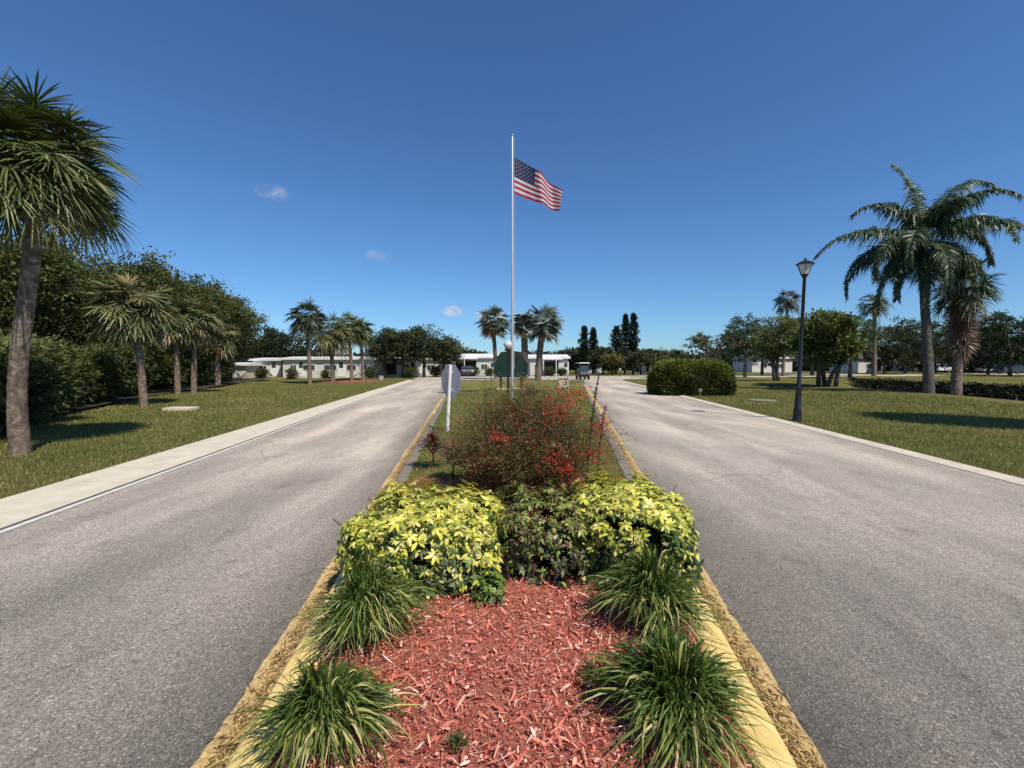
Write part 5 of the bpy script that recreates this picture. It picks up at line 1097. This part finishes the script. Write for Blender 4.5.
for r_ in range(9):
    for c_ in range(6 if r_ % 2 == 0 else 5):
        u0 = .4 * ((c_ * 2 + 1 + (r_ % 2)) / 12.0); v0 = 12 / 26 + (14 / 26) * ((r_ + 1) / 10.0)
        for sgn in (-.012, .012):
            V = []
            for k in range(10):
                rr_ = (.030 if k % 2 == 0 else .012); th = math.pi / 2 + k * math.pi / 5; p = fpos(u0 + rr_ * math.cos(th) / FL * 1.1, v0 + rr_ * math.sin(th) / HO * 1.1); V.append((p[0], p[1] + sgn, p[2]))
            p = fpos(u0, v0); V.append((p[0], p[1] + sgn, p[2])); st.add(V, t=[(10, k, (k + 1) % 10) for k in range(10)])
st.build('stars', M['flag_white'], ft)

# green board sign on a pale slab behind the flagpole
x, y = gp(511, 392); t = thing('entrance_sign', 'dark green board with a brown arched top on a pale slab behind the flagpole', 'sign', (x, y, .10))
a = Acc(); box(a, -.85, .85, -.45, .45, -.05, .12); a.build('slab', M['concrete'], t)
a = Acc(); hb = hz(352, y) - .1
pr = [(-.98, .95), (-.98, 1.55), (-.80, 1.85), (-.55, hb - .08), (0, hb), (.55, hb - .08), (.80, 1.85), (.98, 1.55), (.98, .95), (.75, .75), (-.75, .75)]; n = len(pr)
a.add([(px_, q, z_) for q in (-.05, .05) for px_, z_ in pr] + [(0, -.05, 1.2), (0, .05, 1.2)], q=[(k, n + k, n + (k + 1) % n, (k + 1) % n) for k in range(n)], t=[(2 * n, k, (k + 1) % n) for k in range(n)] + [(2 * n + 1, n + (k + 1) % n, n + k) for k in range(n)]); a.build('board', M['green_paint'], t)
a = Acc(); tube(a, [(-.80, 0, 1.87), (-.55, 0, hb - .05), (0, 0, hb + .03), (.55, 0, hb - .05), (.80, 0, 1.87)], .06, 8); a.build('arched_trim', M['brown_paint'], t)
for sx in (-.6, .6): a = Acc(); box(a, sx - .07, sx + .07, .052, .17, .1, 1.9); a.build('post', M['brown_paint'], t)
x, y = gp(520, 399); weed('small brownish clump of plants at the foot of the green board', x + .5, y + .4, .45, .55, 900, 401, [(0.10, 0.09, 0.04), (0.06, 0.07, 0.03), (0.2, 0.12, 0.08)], ll=.09, name='low_shrub')

# utility box at the right edge of the median
x, y = gp(565, 389); t = thing('utility_box', 'pale square utility cabinet near the right kerb of the median', 'utility box', (x - .1, y + .3, .08))
a = Acc(); box(a, -.30, .30, -.22, .22, -.05, .56); a.build('cabinet', M['concrete'], t)
a = Acc(); box(a, -.33, .33, -.25, .25, .562, .61); a.build('lid', M['grey_conc'], t)
a = Acc(); box(a, .16, .24, -.262, -.222, .28, .40); a.build('latch', M['black_metal'], t)
x, y = gp(577, 388); t = thing('hose_bib', 'short dark standpipe beside the pale utility cabinet', 'standpipe', (x - .55, y + .5, .08))
a = Acc(); tube(a, [(0, 0, -.1), (0, 0, .72)], .05, 8); a.build('pipe', M['sign_back'], t); a = Acc(); tube(a, [(0, .02, .66), (0, -.14, .66), (0, -.16, .60)], .03, 8); a.build('tap', M['sign_back'], t)

# concrete slabs on lawns
x, y = gp(181, 409.5); t = Acc(); box(t, -.46, .46, -.28, .28, -.05, .07); o = t.build('concrete_cover', M['concrete'], None, loc=(x, y, gz(x, y) + .03)); tag(o, 'pale concrete cover slab lying on the left lawn', 'cover slab')
o.data.materials[0] = M['concrete']; m_ = o.modifiers.new('bevel', 'BEVEL'); m_.width = .012; m_.segments = 2
x, y = gp(762, 400.5); t = Acc(); lathe(t, [(.001, .045), (.50, .045), (.56, .03), (.56, -.1)], 24); o = t.build('manhole_cover', M['grey_conc'], None, loc=(x, y, gz(x, y) + .01)); tag(o, 'grey round concrete cover in the right lawn', 'cover slab')
# reddish mulch under lawn palms
x, y = gp(352, 381.5); a = Acc(); lathe(a, [(.01, .02), (1.0, .015), (1.02, -.05)], 28); a.v[0] = a.v[0] * (2.6, 2.4, 1); tag(a.build('mulch_ring', M['bark_red'], None, loc=(x, y, gz(x, y) + .08)), kind='structure')
# street sign post at the far corner of the right road
x, y = gp(620, 377); t = thing('corner_post', 'thin dark post at the grass corner where the right road meets the cross street', 'sign post', (x, y, 0))
a = Acc(); tube(a, [(0, 0, -.1), (0, 0, 1.15)], .035, 6); a.build('post', M['brown_paint'], t); a = Acc(); box(a, -.12, .12, -.05, -.036, .85, 1.12); a.build('plate', M['sign_back'], t)
# white lawn ornament/planter near left road end
x, y = gp(381, 379.5); t = thing('lawn_planter', 'small white and dark planter on the lawn at the far left of the road end', 'planter', (x, y, gz(x, y)))
a = Acc(); lathe(a, [(.001, 0), (.22, 0), (.30, .35), (.34, .42), (.28, .42), (.001, .38)], 14); a.build('pot', M['white_metal'], t); 
a = Acc(); rg = np.random.default_rng(9); n = 260; d_ = unit(rg.normal(size=(n, 3))); d_[:, 2] = abs(d_[:, 2]); leaves(a, d_ * (.4, .4, .5) + (0, 0, .4), d_, .14, .03, np.tile([(0.05, 0.04, 0.025)], (n, 1)), rg); a.build('foliage', M['leaf'], t)
